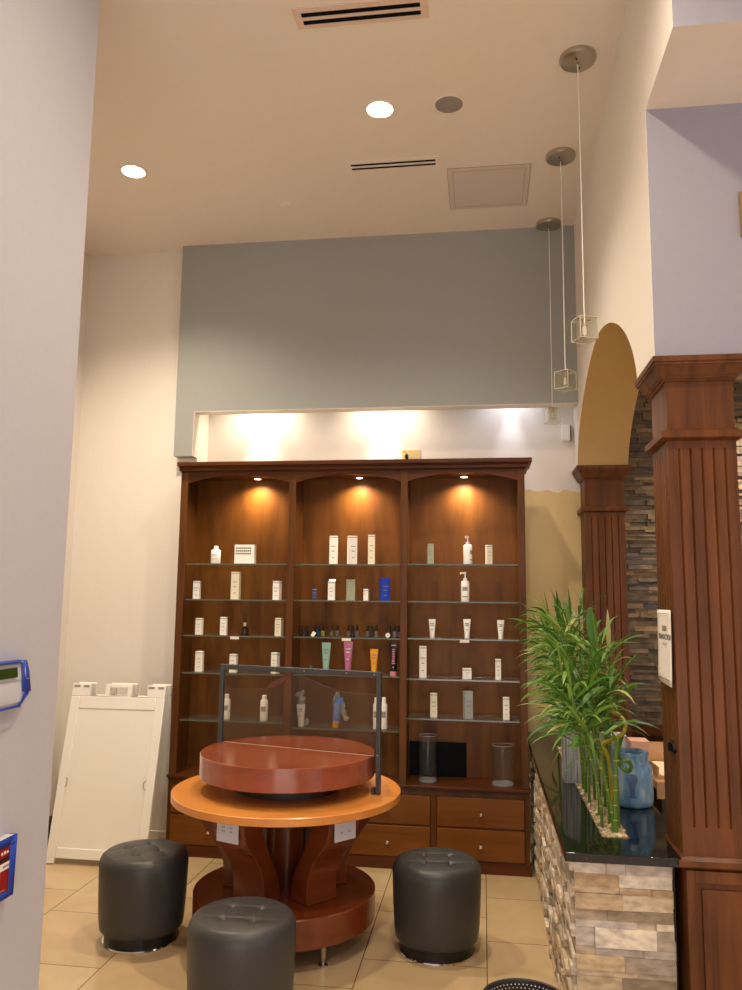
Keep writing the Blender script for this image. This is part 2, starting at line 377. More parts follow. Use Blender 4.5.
# foreground wall at the left, its far edge ends at y = 2.3
bm = B(); box(bm, -2.9, -1.285, -4.0, 2.3, 0, CEIL); struct('wall_left_front', bm, 'lav_wall')
bm = B(); box(bm, -2.85, -2.70, 2.3, 5.3, 0, CEIL); struct('wall_left', bm, 'white_wall')
bm = B(); box(bm, -2.70, -2.688, 2.3, 4.915, 0, 0.13); struct('baseboard_left', bm, 'baseboard')
bm = B(); box(bm, -2.70, -1.86, 4.915, 5.3, 0, CEIL); struct('wall_back_left', bm, 'white_wall')
bm = B(); box(bm, -1.86, 0.72, 5.11, 5.3, 0, 3.3); struct('wall_back', bm, 'cove')
# grey bulkhead over the bookcase, with its long opening
bm = B()
box(bm, -1.991, 0.587, 4.835, 4.93, 2.71, CEIL); box(bm, -1.991, -1.865, 4.835, 4.93, 2.413, 2.7099)
box(bm, -1.86, 0.587, 4.9301, 5.11, 3.15, 3.2)
struct('wall_bulkhead', bm, ['grey_wall'])
bm = B()                                            # thin pale reveal lining the opening
box(bm, -1.8649, 0.5865, 4.8355, 4.93, 2.706, 2.7095); box(bm, -1.8648, -1.861, 4.8355, 4.93, 2.414, 2.706)
struct('trim_1', bm, 'white_wall')
# right wall with elliptical arch: faces x = 0.587
ay, a_, b_, sp = 3.98, 0.96, 0.518, 2.325
arc = []
for i in range(49):
    t = PI * i / 48; cx, sy_ = math.cos(t), math.sin(t); n = 1.66
    arc.append((ay + a_ * math.copysign(abs(cx) ** (2 / n), cx), sp + b_ * abs(sy_) ** (2 / n)))
bm = B()
N = len(arc)
for x in (0.587, 0.89): pass
def arcwall(bm, x0, x1):
    tops = CEIL; y1 = 5.11; y0 = 2.715
    for i in range(N - 1):
        (ya, za), (yb, zb) = arc[i], arc[i + 1]
        for x, flip in ((x0, 0), (x1, 1)):
            q = [bm.verts.new(p) for p in ((x, ya, za), (x, yb, zb), (x, yb, tops), (x, ya, tops))]
            fc = bm.faces.new(q if flip else q[::-1]); fc.material_index = 0
        q = [bm.verts.new(p) for p in ((x0, ya, za), (x1, ya, za), (x1, yb, zb), (x0, yb, zb))]
        fc = bm.faces.new(q); fc.material_index = 1; fc.smooth = True
    bmesh.ops.remove_doubles(bm, verts=bm.verts, dist=1e-5)
    box(bm, x0, x1, arc[0][0], y1, sp, tops, 0); box(bm, x0, x1, y0, arc[-1][0], sp, tops, 0)
arcwall(bm, 0.587, 0.89)
struct('wall_right', bm, ['white_wall', 'tan'])
bm = B(); box(bm, 0.8901, 4.1, 2.715, 2.96, 2.325, CEIL); box(bm, 0.588, 0.8901, 2.7149, 2.7155, 2.325, CEIL); struct('wall_right_return', bm, 'grey_lav')
bm = B(); box(bm, 0.587, 4.1, 2.30, 2.7148, 3.243, CEIL, 0)
for fc in bm.faces:
    if abs(fc.normal.x) < 2: pass
bm.faces.ensure_lookup_table()
for fc in bm.faces:
    c = fc.calc_center_median()
    if c.z < 3.25: fc.material_index = 1
    elif c.x < 0.6: fc.material_index = 2
struct('wall_beam', bm, ['grey_lav', 'ceiling', 'white_wall'])
# room beyond the arch
bm = B(); box(bm, 0.72, 4.1, 5.2, 5.3, 0, 3.2); struct('wall_stone_room', bm, 'dark_gap')
bm = B(); box(bm, 0.8901, 4.1, 2.9601, 5.3, 2.92, 2.96); struct('ceiling_stone_room', bm, 'ceiling')
bm = B(); box(bm, 4.1, 4.2, -4.2, 5.5, 0, CEIL); struct('wall_right_far', bm, 'lav_wall')
# shop front behind the camera: piers, sill and head around a wide window
bm = B(); box(bm, -1.3, -1.2, -4.2, -4.0, 0, CEIL); box(bm, 2.4, 4.1, -4.2, -4.0, 0, CEIL); box(bm, -1.2, 2.4, -4.2, -4.0, 0, 0.35); box(bm, -1.2, 2.4, -4.2, -4.0, 2.75, CEIL)
struct('wall_rear', bm, 'lav_wall')
t = bpy.data.objects.new('window_1', None); COL.objects.link(t); t.location = (0.6, -4.1, 0.35); t['kind'] = 'structure'
bm = B()
for x in (-1.8, -0.6, 0.6, 1.76): box(bm, x, x + 0.04, -0.03, 0.03, 0, 2.4)
box(bm, -1.76, 1.76, -0.03, 0.03, 0, 0.04); box(bm, -1.76, 1.76, -0.03, 0.03, 2.36, 2.4); obj('window_frame', bm, 'steel', t)
bm = B(); box(bm, -1.76, 1.76, -0.004, 0.004, 0.04, 2.36); obj('window_pane', bm, 'vase', t)

# ------------------------------------------------------------------ ledger stone
def ledger(bm, u0, u1, z0, z1, place, rnd, hmin=0.014, hmax=0.05, wmin=0.06, wmax=0.2, pmin=0.0, pmax=0.02, ends=False):
    z = z0
    while z < z1 - 0.004:
        h = min(rnd.uniform(hmin, hmax), z1 - z); u = u0
        while u < u1 - 1e-4:
            wd = rnd.uniform(wmin, wmax)
            if u + wd > u1 - 0.05: wd = u1 - u
            p = rnd.uniform(pmin, pmax)
            place(bm, u, u + wd - 0.0012, z, z + h - 0.0012, p, rnd)
            u += wd
        z += h
rnd = random.Random(5)
def on_back(bm, u0, u1, z0, z1, p, r):
    box(bm, u0, u1, 5.17 - p, 5.20, z0, z1)
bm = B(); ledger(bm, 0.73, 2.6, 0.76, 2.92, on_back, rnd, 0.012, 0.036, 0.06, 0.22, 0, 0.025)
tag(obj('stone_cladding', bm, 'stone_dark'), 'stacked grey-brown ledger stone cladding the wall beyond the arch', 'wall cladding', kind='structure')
bm = B(); box(bm, 0.73, 2.6, 5.16, 5.1999, 0.0, 0.70); box(bm, 0.73, 2.6, 5.12, 5.1998, 0.70, 0.755); box(bm, 0.73, 2.6, 5.14, 5.16, 0.66, 0.70)
x = 0.98
while x < 2.4:
    for (p, q, r2, s) in ((x, x + .02, .12, .6), (x + .4, x + .42, .12, .6), (x, x + .42, .6, .62), (x, x + .42, .1, .12)): box(bm, p, q, 5.145, 5.1601, r2, s)
    x += 0.5
struct('trim_2', bm, 'case_x')

# ================================================================== COLUMNS
def column(name, x0, x1, y0, y1, label, ztop=2.325):
    t = thing(name, label, 'column', ((x0 + x1) / 2, (y0 + y1) / 2, 0))
    cx, cy = (x0 + x1) / 2, (y0 + y1) / 2; hx, hy = (x1 - x0) / 2, (y1 - y0) / 2
    def fr(bm, g, z0, z1, gt=None):
        gt = g if gt is None else gt
        vs = box(bm, -hx - g, hx + g, -hy - g, hy + g, z0, z1)
        for v in vs[4:]: v.co.x = math.copysign(hx + gt, v.co.x); v.co.y = math.copysign(hy + gt, v.co.y)
    # shaft with routed flutes
    bm = B()
    nf = 5; fw = 0.008; dep = 0.006; zt, zb = 2.015, 0.80
    bot = 0.705
    def face(axis, sgn):
        h = hx if axis == 'y' else hy; d = (hy if axis == 'y' else hx)
        xs = [-h]
        pitch = 2 * h / (nf + 1)
        edges = []
        for k in range(nf):
            c = -h + pitch * (k + 1); edges.append((c - fw / 2, c + fw / 2))
        def q(a, b, z0, z1, da=0, db=0):
            P = []
            for u, z, dd in ((a, z0, da), (b, z0, db), (b, z1, db), (a, z1, da)):
                P.append((u, sgn * (d - dd), z) if axis == 'y' else (sgn * (d - dd), u, z))
            bm.faces.new([bm.verts.new(p) for p in P])
        q(-h, h, zt, 2.07); q(-h, h, bot, zb)
        last = -h
        for a, b in edges:
            q(last, a, zb, zt); m = (a + b) / 2
            q(a, m, zb, zt, 0, dep); q(m, b, zb, zt, dep, 0); last = b
        q(last, h, zb, zt)
    for ax, s in (('y', -1), ('y', 1), ('x', -1), ('x', 1)): face(ax, s)
    bmesh.ops.remove_doubles(bm, verts=bm.verts, dist=1e-5)
    obj('fluted_shaft', bm, 'col', t)
    bm = B(); fr(bm, -0.002, 2.07, 2.25); obj('neck', bm, 'col', t)
    bm = B(); fr(bm, 0.008, 2.042, 2.05, 0.022); fr(bm, 0.022, 2.05, 2.072); fr(bm, 0.014, 2.072, 2.082, 0.004); obj('collar_molding', bm, 'col', t)
    bm = B(); fr(bm, 0.003, 2.246, 2.254, 0.008); fr(bm, 0.012, 2.254, 2.262, 0.016); fr(bm, 0.018, 2.262, 2.296, 0.036); fr(bm, 0.041, 2.296, 2.306); fr(bm, 0.045, 2.306, ztop - 0.001, 0.047)
    obj('capital', bm, 'col', t)
    bm = B(); fr(bm, 0.004, 0.675, 0.685, 0.018); fr(bm, 0.018, 0.685, 0.70); fr(bm, 0.012, 0.70, 0.712, 0.003); obj('base_molding', bm, 'col', t)
    bm = B(); fr(bm, -0.004, 0, 0.675)
    # raised panel frame on the front and left faces
    g = 0.03
    for (p, q_, r_, s) in ((-hx + .004, -hx + g, 0, .672), (hx - g, hx - .004, 0, .672), (-hx + g, hx - g, .635, .672), (-hx + g, hx - g, 0, .08)):
        box(bm, p, q_, -hy - 0.010, -hy + 0.005, r_, s)
    box(bm, -hx + g + .02, hx - g - .02, -hy - 0.006, -hy + .005, .1, .615)
    obj('pedestal', bm, 'col', t, bevel=0.002)
    return t
# the near column stops short of the counter's right edge
near_col = column('wooden_column', 0.62, 0.840, 2.722, 2.957, 'large fluted wooden column in the foreground right with a paper sheet taped on')
far_col = column('wooden_column', 0.618, 0.853, 4.90, 5.105, 'narrower-looking fluted wooden column at the far foot of the arch, behind the bamboo')
# parts are named per kind; fix the vertical offset of the origins (built around the column's centre line)

# ================================================================== BOOKCASE
bk = thing('display_bookcase', 'tall dark walnut bookcase with three arched glass-shelved bays and drawers below', 'bookcase', (-0.805, 4.78, 0))
bx, by = 0.805, -4.78
def bobj(name, bm, m, parent=None, **kw):
    bmesh.ops.translate(bm, vec=(bx, by, 0), verts=bm.verts); return obj(name, bm, m, parent or bk, **kw)
X0, X1 = -1.857, 0.248
STI = [(-1.857, -1.812), (-1.166, -1.123), (-0.481, -0.439), (0.207, 0.248)]
BAYS = [(-1.812, -1.166), (-1.123, -0.481), (-0.439, 0.207)]
FY = 4.65
bm = B(); box(bm, X0 + .004, X1 - .004, 4.895, 4.908, 0.02, 2.29); bobj('back_panel', bm, 'back')
bm = B()
for x0, x1 in ((X0 + .002, X0 + .022), (X1 - .022, X1 - .002)): box(bm, x0, x1, FY + .02, 4.895, 0.01, 2.27)
for a, b in (STI[1], STI[2]): box(bm, a + .008, b - .008, FY + .02, 4.8949, 0.46, 2.26)
box(bm, X0 + .022, X1 - .022, FY + .02, 4.8948, 2.260, 2.271)
bobj('carcass', bm, 'case')
bm = B()
for a, b in STI: box(bm, a, b, FY, FY + .02, 0.46, 2.272)
bobj('face_frame', bm, 'case', bevel=0.002)
for a, b in BAYS:
    bm = B(); poly = [(a, 2.272), (a, 2.206)]
    for i in range(25):
        s = i / 24; poly.append((a + (b - a) * s, 2.206 + 0.048 * (1 - (2 * s - 1) ** 2)))
    poly += [(b, 2.272)]
    # keep polygon simple: drop the doubled corner points
    poly = [poly[0]] + poly[2:]
    prism(bm, poly, FY + .001, FY + .019); bobj('arched_rail', bm, 'case_x')
bm = B()
for z0, z1, p in ((2.272, 2.279, .008), (2.279, 2.300, .022), (2.300, 2.308, .030), (2.308, 2.333, .042)):
    vs = box(bm, X0 - p * .35, X1 + p, FY - p, 4.90, z0, z1)
bobj('crown_molding', bm, 'case_x', bevel=0.003)
bm = B(); box(bm, X0 - .008, X1 + .008, FY - .015, 4.8949, 0.443, 0.46); box(bm, X0 - .002, X1 + .002, FY - .006, FY + .02, 0.43, 0.443)
bobj('ledge', bm, 'case_x', bevel=0.003)
bm = B()
DX = [(-1.838, -1.345), (-1.315, -0.822), (-0.792, -0.300), (-0.268, 0.224)]
xs = [X0] + [v for d in DX for v in d] + [X1]
for i in range(0, len(xs), 2): box(bm, xs[i], xs[i + 1], FY, FY + .02, 0.062, 0.43)
for a, b in DX:
    for z0, z1 in ((.405, .43), (.235, .243), (.062, .067)): box(bm, a, b, FY, FY + .02, z0, z1)
bobj('drawer_frame', bm, 'case')
bm = B(); box(bm, X0, X1 + .01, FY - .004, FY + .03, 0, 0.062); bobj('plinth', bm, 'case_x')
M['drawer'] = wood('drawer_wood', (100, 56, 14), (134, 80, 24), (1.1, 14, 14), rough=.42, spec=.25, coat=.05)
for a, b in DX:
    for z0, z1 in ((.2445, .403), (.068, .2335)):
        bm = B(); box(bm, a + .003, b - .003, FY - .005, FY + .0002, z0, z1); box(bm, a + .02, b - .02, FY + .02, 4.85, z0 + .01, z1 - .02); box(bm, a+.003, b-.003, FY + .0002, FY + .0205, z0, z1)
        d = bobj('drawer', bm, 'drawer', bevel=0.003)
        bm = B(); prof = [(0, .018), (.009, .017), (.0125, .012), (.012, .007), (.005, .003), (.005, -.001)]
        lathe(bm, prof, 16)
        bmesh.ops.rotate(bm, verts=bm.verts, cent=(0, 0, 0), matrix=Matrix.Rotation(PI / 2, 3, 'X'))
        bmesh.ops.translate(bm, verts=bm.verts, vec=((a + b) / 2, FY - .005, (z0 + z1) / 2 - .006))
        k = bobj('knob', bm, 'chrome', d)
SH = {(1, 1): 1.71, (1, 2): 1.492, (1, 3): 1.275, (1, 4): 1.052, (1, 5): .774, (2, 1): 1.71, (2, 2): 1.494, (2, 3): 1.277, (2, 4): 1.058, (2, 5): .748, (3, 1): 1.714, (3, 2): 1.495, (3, 3): 1.28, (3, 4): 1.048, (3, 5): .824, (3, 6): .4605}
for (b, s), z in SH.items():
    if s == 6: continue
    a0, a1 = BAYS[b - 1]; bm = B()
    box(bm, a0 + .001, a1 - .001, 4.675, 4.893, z - .008, z, 0); box(bm, a0 + .001, a1 - .001, 4.6735, 4.675, z - .008, z, 1)
    bobj('glass_shelf', bm, ['glass', 'glass_edge'])
for x, y in PUCKS:
    bm = B(); lathe(bm, [(0, 2.2598), (.028, 2.2598), (.028, 2.253), (.022, 2.251)], 24, (x, y)); p = bobj('puck_light', bm, 'nickel')
    bm = B(); lathe(bm, [(0, 2.2522), (.022, 2.2522)], 24, (x, y)); bobj('lens', bm, 'puck', p)

# ------------------------------------------------------------------ goods on the shelves
IY = 4.745
def carton(x, w_, h, z, mat, label, rz=0.0, dep=None, lid=0, y=IY, group=None, stripe=True, flap=False):
    dep = dep or w_ * 0.6; w_ = w_ * 0.84; rz = rz * 1.5 + .1 * (1 if x > -.8 else -1)
    t = thing('carton', label, 'carton', (x, y, z), rz, group)
    bm = B(); box(bm, -w_ / 2, w_ / 2, -dep / 2, dep / 2, 0, h)
    if flap:
        vs = box(bm, -w_ / 2, w_ / 2, -.0008, .0008, 0, dep * .7); rot_all(vs, Matrix.Translation((0, -dep / 2 + dep, h)) @ Matrix.Rotation(math.radians(-55), 4, 'X'))
    obj('box_body', bm, mat, t)
    bm = B()
    if stripe: box(bm, -w_ / 2 - .0003, w_ / 2 + .0003, -dep / 2 - .0004, dep / 2 + .0004, h - .012, h - .008)
    for k in range(3):
        s = w_ * (0.28, 0.2, 0.14)[k]; zz = h * (0.62, 0.45, 0.22)[k]
        box(bm, -s, s, -dep / 2 - .0005, -dep / 2, zz, zz + h * 0.025)
    obj('printed_label', bm, 'print', t); return t
def bottle(x, r, h, z, mat, label, cap='bottle_white', y=IY, neck=0.35):
    t = thing('bottle', label, 'bottle', (x, y, z))
    hb = h * (1 - 0.16)
    bm = B(); lathe(bm, [(0, 0), (r * .92, 0), (r, .004), (r, hb * .86), (r * .85, hb * .93), (r * neck, hb), (0, hb)], 20); obj('bottle_body', bm, mat, t)
    bm = B(); lathe(bm, [(r * neck * 1.25, hb * .985), (r * neck * 1.3, hb + .002), (r * neck * 1.3, h - .003), (r * neck * 1.1, h), (0, h)], 16); obj('cap', bm, cap, t)
    bm = B()
    for k, zz in enumerate((.6, .5, .3)):
        lathe(bm, [(r * 1.01, hb * zz), (r * 1.01, hb * zz + .003)], 20)
    bmesh.ops.delete(bm, geom=[v for v in bm.verts if v.co.y > -r * .75], context='VERTS')
    obj('printed_label', bm, 'print', t); return t
def cyl_bottle(x, r, h, z, label, y=IY):
    t = thing('bottle', label, 'bottle', (x, y, z)); hb = h * .8
    bm = B(); lathe(bm, [(0, 0), (r * .95, 0), (r, .003), (r, hb - .006), (r * .9, hb), (0, hb)], 20); obj('bottle_body', bm, 'bottle_white', t)
    bm = B(); lathe(bm, [(r * .62, hb), (r * .62, h - .003), (r * .52, h), (0, h)], 16); obj('cap', bm, 'bottle_white', t)
    bm = B(); lathe(bm, [(r * 1.01, hb * .45), (r * 1.01, hb * .7)], 20)
    bmesh.ops.delete(bm, geom=[v for v in bm.verts if v.co.y > -r * .7], context='VERTS'); obj('printed_label', bm, 'print', t); return t
def pump(x, r, h, z, label, rz=0, y=IY):
    t = thing('pump_bottle', label, 'pump bottle', (x, y, z), rz); hb = h * .72
    bm = B(); lathe(bm, [(0, 0), (r * .95, 0), (r, .004), (r, hb * .9), (r * .8, hb * .96), (r * .4, hb), (0, hb)], 20); obj('bottle_body', bm, 'bottle_white', t)
    bm = B(); lathe(bm, [(r * .45, hb), (r * .45, hb + .012), (r * .16, hb + .014), (r * .16, h - .012), (r * .3, h - .010), (r * .3, h - .002), (0, h)], 14)
    vs = box(bm, -r * 1.0, 0, -.004, .004, h - .010, h - .002); vs2 = box(bm, -r * 1.0 - .005, -r * 1.0, -.004, .004, h - .016, h - .002)
    obj('pump_head', bm, 'bottle_white', t)
    bm = B(); lathe(bm, [(r * 1.01, hb * .2), (r * 1.01, hb * .26)], 20); lathe(bm, [(r * 1.01, hb * .5), (r * 1.01, hb * .68)], 20)
    bmesh.ops.delete(bm, geom=[v for v in bm.verts if v.co.y > -r * .7], context='VERTS'); obj('printed_label', bm, 'print', t); return t
def squeeze(x, w_, h, z, mat, cap, label, y=IY, capf=0.14, lab='print', text=None, lean=0.0, straight=False):
    """a squeeze tube standing on its cap: round cap, body that flattens to a crimped top"""
    t = thing('squeeze_tube', label, 'tube', (x, y, z)); t.rotation_euler = (0, lean, 0)
    w_ = w_ * (.9 if not straight else .82); r0 = w_ * (.46 if straight else .33); hc = h * capf; n = 20
    bm = B(); lathe(bm, [(0, 0), (r0, 0), (r0 * 1.02, .002), (r0 * 1.02, hc), (0, hc)], n); obj('cap', bm, cap, t)
    bm = B(); rings = []
    for i in range(9):
        s = i / 8; a = r0 * (1 - s) + w_ * .5 * s; b = r0 * (1 - s) + .0015 * s
        rings.append([bm.verts.new((a * math.cos(2 * PI * k / n), b * math.sin(2 * PI * k / n), hc + (h - hc) * .93 * s)) for k in range(n)])
    rings.append([bm.verts.new((w_ * .5 * math.cos(2 * PI * k / n), .0015 * math.sin(2 * PI * k / n), h)) for k in range(n)])
    for i in range(len(rings) - 1):
        for k in range(n):
            fc = bm.faces.new((rings[i][k], rings[i][(k + 1) % n], rings[i + 1][(k + 1) % n], rings[i + 1][k])); fc.smooth = True
    bm.faces.new(rings[0]); bm.faces.new(rings[-1])
    obj('tube_body', bm, mat, t)
    if text:
        m4 = Matrix.Translation((0, -r0 * .80, hc + (h - hc) * .45)) @ Matrix.Rotation(math.radians(-5), 4, 'X') @ UPRIGHT @ Matrix.Rotation(PI / 2, 4, 'Z')
        textobj('lettering', text, w_ * .42, m4, lab, t)
    else:
        bm = B()
        for k, (zz, s) in enumerate(((.72, .26), (.6, .2), (.35, .12)) if not straight else ((.88, .3), (.74, .16), (.66, .18), (.58, .15), (.50, .18), (.42, .16), (.34, .19), (.26, .22), (.12, .1))):
            q = hc + (h - hc) * zz; yy = -(r0 * (1 - zz * .93) + .0018)
            box(bm, -w_ * s, w_ * s, yy - .0006, yy + .001, q, q + h * .035)
        obj('printed_label', bm, lab, t)
    return t
# left bay
bottle(-1.648, .030, .112, 1.71, 'bottle_white', 'short white bottle beside the slotted white box on the top left shelf')
t = thing('vented_carton', 'wide white box with rows of small dark squares on the top left shelf', 'carton', (-1.458, IY, 1.71), 0.05)
bm = B(); box(bm, -.062, .062, -.025, .025, 0, .119); obj('box_body', bm, 'card_white', t)
bm = B()
for r_ in range(3):
    for c_ in range(8): box(bm, -.054 + c_ * .0125, -.0455 + c_ * .0125, -.0256, -.0248, .092 - r_ * .017, .102 - r_ * .017)
obj('dark_squares', bm, 'dark_print', t)
carton(-1.762, .049, .111, 1.492, 'card_white', 'small white carton at the left end of the second shelf, left bay', .1)
carton(-1.512, .061, .169, 1.492, 'card_cream', 'tallest white carton in the left bay, middle of the second shelf', .05)
carton(-1.248, .054, .115, 1.492, 'card_white', 'small white carton at the right end of the second shelf, left bay', -.15)
carton(-1.737, .048, .100, 1.275, 'card_white', 'small white carton at the left end of the reed diffuser shelf')
carton(-1.580, .048, .109, 1.275, 'card_white', 'white carton just left of the reed diffuser', .12)
carton(-1.231, .050, .108, 1.275, 'card_cream', 'cream carton at the right end of the reed diffuser shelf', -.1)
carton(-1.727, .054, .122, 1.052, 'card_white', 'white carton at the left end of the fourth shelf, left bay', .1)
carton(-1.510, .051, .109, 1.052, 'card_white', 'white carton mid fourth shelf just above the steel frame corner')
carton(-1.248, .052, .123, 1.052, 'card_white', 'white carton at the right end of the fourth shelf, left bay', -.2)
cyl_bottle(-1.544, .022, .147, .774, 'white capped bottle seen beside the left post of the glass screen')
cyl_bottle(-1.310, .024, .147, .774, 'white capped bottle alone behind the glass screen, left bay')
t = thing('reed_diffuser', 'dark reed diffuser bottle with thin sticks fanned out, left bay', 'reed diffuser', (-1.445, IY, 1.275))
bm = B(); lathe(bm, [(0, 0), (.024, 0), (.025, .003), (.023, .035), (.010, .050), (.010, .055), (0, .055)], 18); obj('bottle_body', bm, 'amber', t)
bm = B(); lathe(bm, [(.011, .055), (.012, .074), (.008, .078), (0, .078)], 16); obj('collar', bm, 'nickel', t)
for dx, dy in ((-.035, .004), (-.018, -.01), (.0, .01), (.018, -.006), (.034, .006)):
    bm = B(); tube(bm, [(dx * .1, dy * .1, .07), (dx, dy, .205)], .0020, 6); obj('reed', bm, 'reed', t)
# price tags on the shelf fronts
for x, z, lb in ((-1.486, 1.262, 'small white shelf tag in the left bay under the diffuser'), (-.801, 1.264, 'small white shelf tag in the middle bay over the pink tube'), (-.106, 1.267, 'small white shelf tag in the right bay below the middle white tube')):
    bm = B(); box(bm, -.027, .027, -.0008, .0008, -.008, .008); tag(obj('shelf_tag', bm, 'paper', loc=(x, 4.6725, z)), lb, 'shelf tag')
# middle bay
carton(-.901, .056, .175, 1.71, 'card_white', 'left of the three tall white cartons on the top middle shelf', .08)
carton(-.786, .061, .175, 1.71, 'card_white', 'middle of the three tall white cartons on the top middle shelf', .3)
carton(-.666, .049, .181, 1.71, 'card_cream', 'right of the three tall cartons on the top middle shelf', -.05)
carton(-1.014, .031, .073, 1.494, 'navy', 'tiny navy blue carton on the second shelf, middle bay', .2)
carton(-.909, .049, .115, 1.494, 'card_white', 'white carton with its lid flap open, second shelf middle bay', .1, flap=True)
carton(-.792, .055, .126, 1.494, 'card_green', 'sage green carton on the second shelf, middle bay', .25)
carton(-.696, .034, .070, 1.494, 'card_white', 'tiny white carton between the sage and bright blue cartons', -.2)
carton(-.584, .064, .137, 1.494, 'blue', 'bright blue carton on the second shelf, middle bay', .2, stripe=False)
NP = [(-1.091, 'polish_plum', .066, 'plum'), (-1.059, 'polish_navy', .066, 'navy'), (-1.008, 'polish_navy', .067, 'dark blue'), (-.983, 'polish_teal', .067, 'teal'), (-.956, 'polish_olive', .068, 'olive green'),
      (-.901, 'polish_grey', .069, 'grey'), (-.869, 'polish_grey', .069, 'grey'), (-.800, 'polish_grey', .07, 'grey'), (-.774, 'polish_plum', .071, 'dark'), (-.748, 'polish_grey', .071, 'grey'),
      (-.684, 'polish_grey', .072, 'grey'), (-.658, 'polish_plum', .072, 'dark'), (-.632, 'polish_grey', .073, 'grey'), (-.553, 'polish_plum', .074, 'dark'), (-.521, 'polish_grey', .075, 'grey'), (-.4975, 'polish_plum', .075, 'dark')]
NL = ['leftmost nail polish bottle on its shelf, plum', 'navy nail polish bottle, second from the left', 'dark blue polish bottle with a pale leaning swatch before it', 'teal nail polish bottle beside the olive one', 'olive green nail polish bottle, the only green one',
      'grey nail polish bottle, left one of the pair', 'grey nail polish bottle, right one of the pair', 'left bottle of the trio above the pink tube', 'dark middle bottle of the trio above the pink tube', 'right bottle of the trio above the pink tube',
      'left bottle of the trio above the yellow tube', 'dark middle bottle of the trio above the yellow tube', 'right bottle of the trio above the yellow tube', 'dark polish bottle behind the small white disc', 'grey polish bottle just right of the white disc', 'rightmost nail polish bottle, against the bookcase divider']
for (x, mt, h, _), lb in zip(NP, NL):
    t = thing('nail_polish_bottle', lb, 'nail polish', (x, IY, 1.277), 0, 'nail polish bottles in the middle bay')
    wd = .0108
    bm = B(); box(bm, -wd, wd, -wd, wd, 0, h * .5); obj('polish_jar', bm, mt, t, bevel=.003)
    bm = B(); lathe(bm, [(0, h * .5), (.0045, h * .5), (.0045, h * .56), (.0082, h * .56), (.0072, h - .002), (0, h)], 12); obj('cap', bm, 'black', t)
bm = B(); vs = box(bm, -.011, .011, -.001, .001, 0, .03); tag(obj('color_swatch', bm, 'paper', loc=(-1.018, 4.715, 1.2775)), 'small white swatch leaning before the blue polish bottle', 'swatch'); bpy.data.objects['color_swatch'].rotation_euler = (-.2, .5, 0)
bm = B(); lathe(bm, [(0, -.003), (.014, -.003), (.014, .003), (0, .003)], 20); bmesh.ops.rotate(bm, verts=bm.verts, cent=(0, 0, 0), matrix=Matrix.Rotation(PI / 2, 3, 'X'))
tag(obj('white_disc', bm, 'paper', loc=(-.56, 4.722, 1.2915)), 'small round white disc propped on the nail polish shelf', 'disc')
squeeze(-1.028, .018, .048, 1.058, 'teal_dark', 'teal_dark', 'tiny dark teal tube on the fourth shelf, middle bay')
squeeze(-.935, .061, .183, 1.058, 'teal', 'teal', 'pale teal squeeze tube standing on its cap')
squeeze(-.801, .061, .191, 1.058, 'pink', 'pink', 'pink squeeze tube with pale lettering', lab='paper')
squeeze(-.644, .054, .150, 1.058, 'yellow', 'yellow', 'yellow squeeze tube, shorter than the pink one')
squeeze(-.522, .053, .193, 1.058, 'black', 'pinkcap', 'black squeeze tube with a pink cap, at the right divider', y=4.70, lab='pinkcap', straight=True)
M['crumple'] = clear('crumpled_wrap', (0.95, 0.95, 0.95), 0.28, 3.0, 0.1)
def crumple(bm, c, rad, rr, n=2):
    m4 = Matrix.Translation(c) @ Matrix.Diagonal((rad[0], rad[1], rad[2], 1))
    r = bmesh.ops.create_icosphere(bm, subdivisions=n, radius=1, matrix=m4)
    for v in r['verts']: v.co += Vector((rr.uniform(-1, 1) * rad[0], rr.uniform(-1, 1) * rad[1], rr.uniform(-1, 1) * rad[2])) * .28
def wrapped(x, mat, cap, label, seed, tail):
    t = squeeze(x, .058, .175 if tail else .125, .748, mat, cap, label, capf=.2, lean=.10 if tail else -.03)
    rr = random.Random(seed); bm = B()
    lathe(bm, [(.026, .006), (.029, .02), (.030, .08), (.031, .12), (.028, .14)], 16)
    for v in bm.verts: v.co.x += rr.uniform(-.003, .003); v.co.y += rr.uniform(-.003, .003)
    obj('clear_wrap', bm, 'wrap', t)
    bm = B()
    if tail:
        crumple(bm, Vector((-.010, 0, .188)), (.013, .012, .016), rr); crumple(bm, Vector((-.026, 0, .150)), (.007, .01, .035), rr)
        crumple(bm, Vector((.030, 0, .118)), (.013, .010, .034), rr); crumple(bm, Vector((.046, 0, .082)), (.014, .010, .028), rr); crumple(bm, Vector((.062, 0, .056)), (.017, .010, .015), rr)
    else:
        crumple(bm, Vector((.004, 0, .150)), (.022, .018, .026), rr); crumple(bm, Vector((-.012, 0, .182)), (.022, .014, .016), rr); crumple(bm, Vector((.012, 0, .195)), (.012, .012, .016), rr)
        crumple(bm, Vector((.034, 0, .024)), (.014, .010, .022), rr)
    obj('crumpled_plastic', bm, 'crumple', t, sharp=20); return t
wrapped(-1.080, 'card_white', 'bottle_white', 'white tube in crumpled clear plastic wrap behind the glass', 3, False)
wrapped(-.872, 'wrap_blue', 'yellow', 'blue tube with a yellow cap in torn clear wrap', 4, True)
cyl_bottle(-.628, .019, .178, .748, 'white bottle directly left of the right screen post')
cyl_bottle(-.582, .020, .180, .748, 'white bottle directly right of the right screen post')
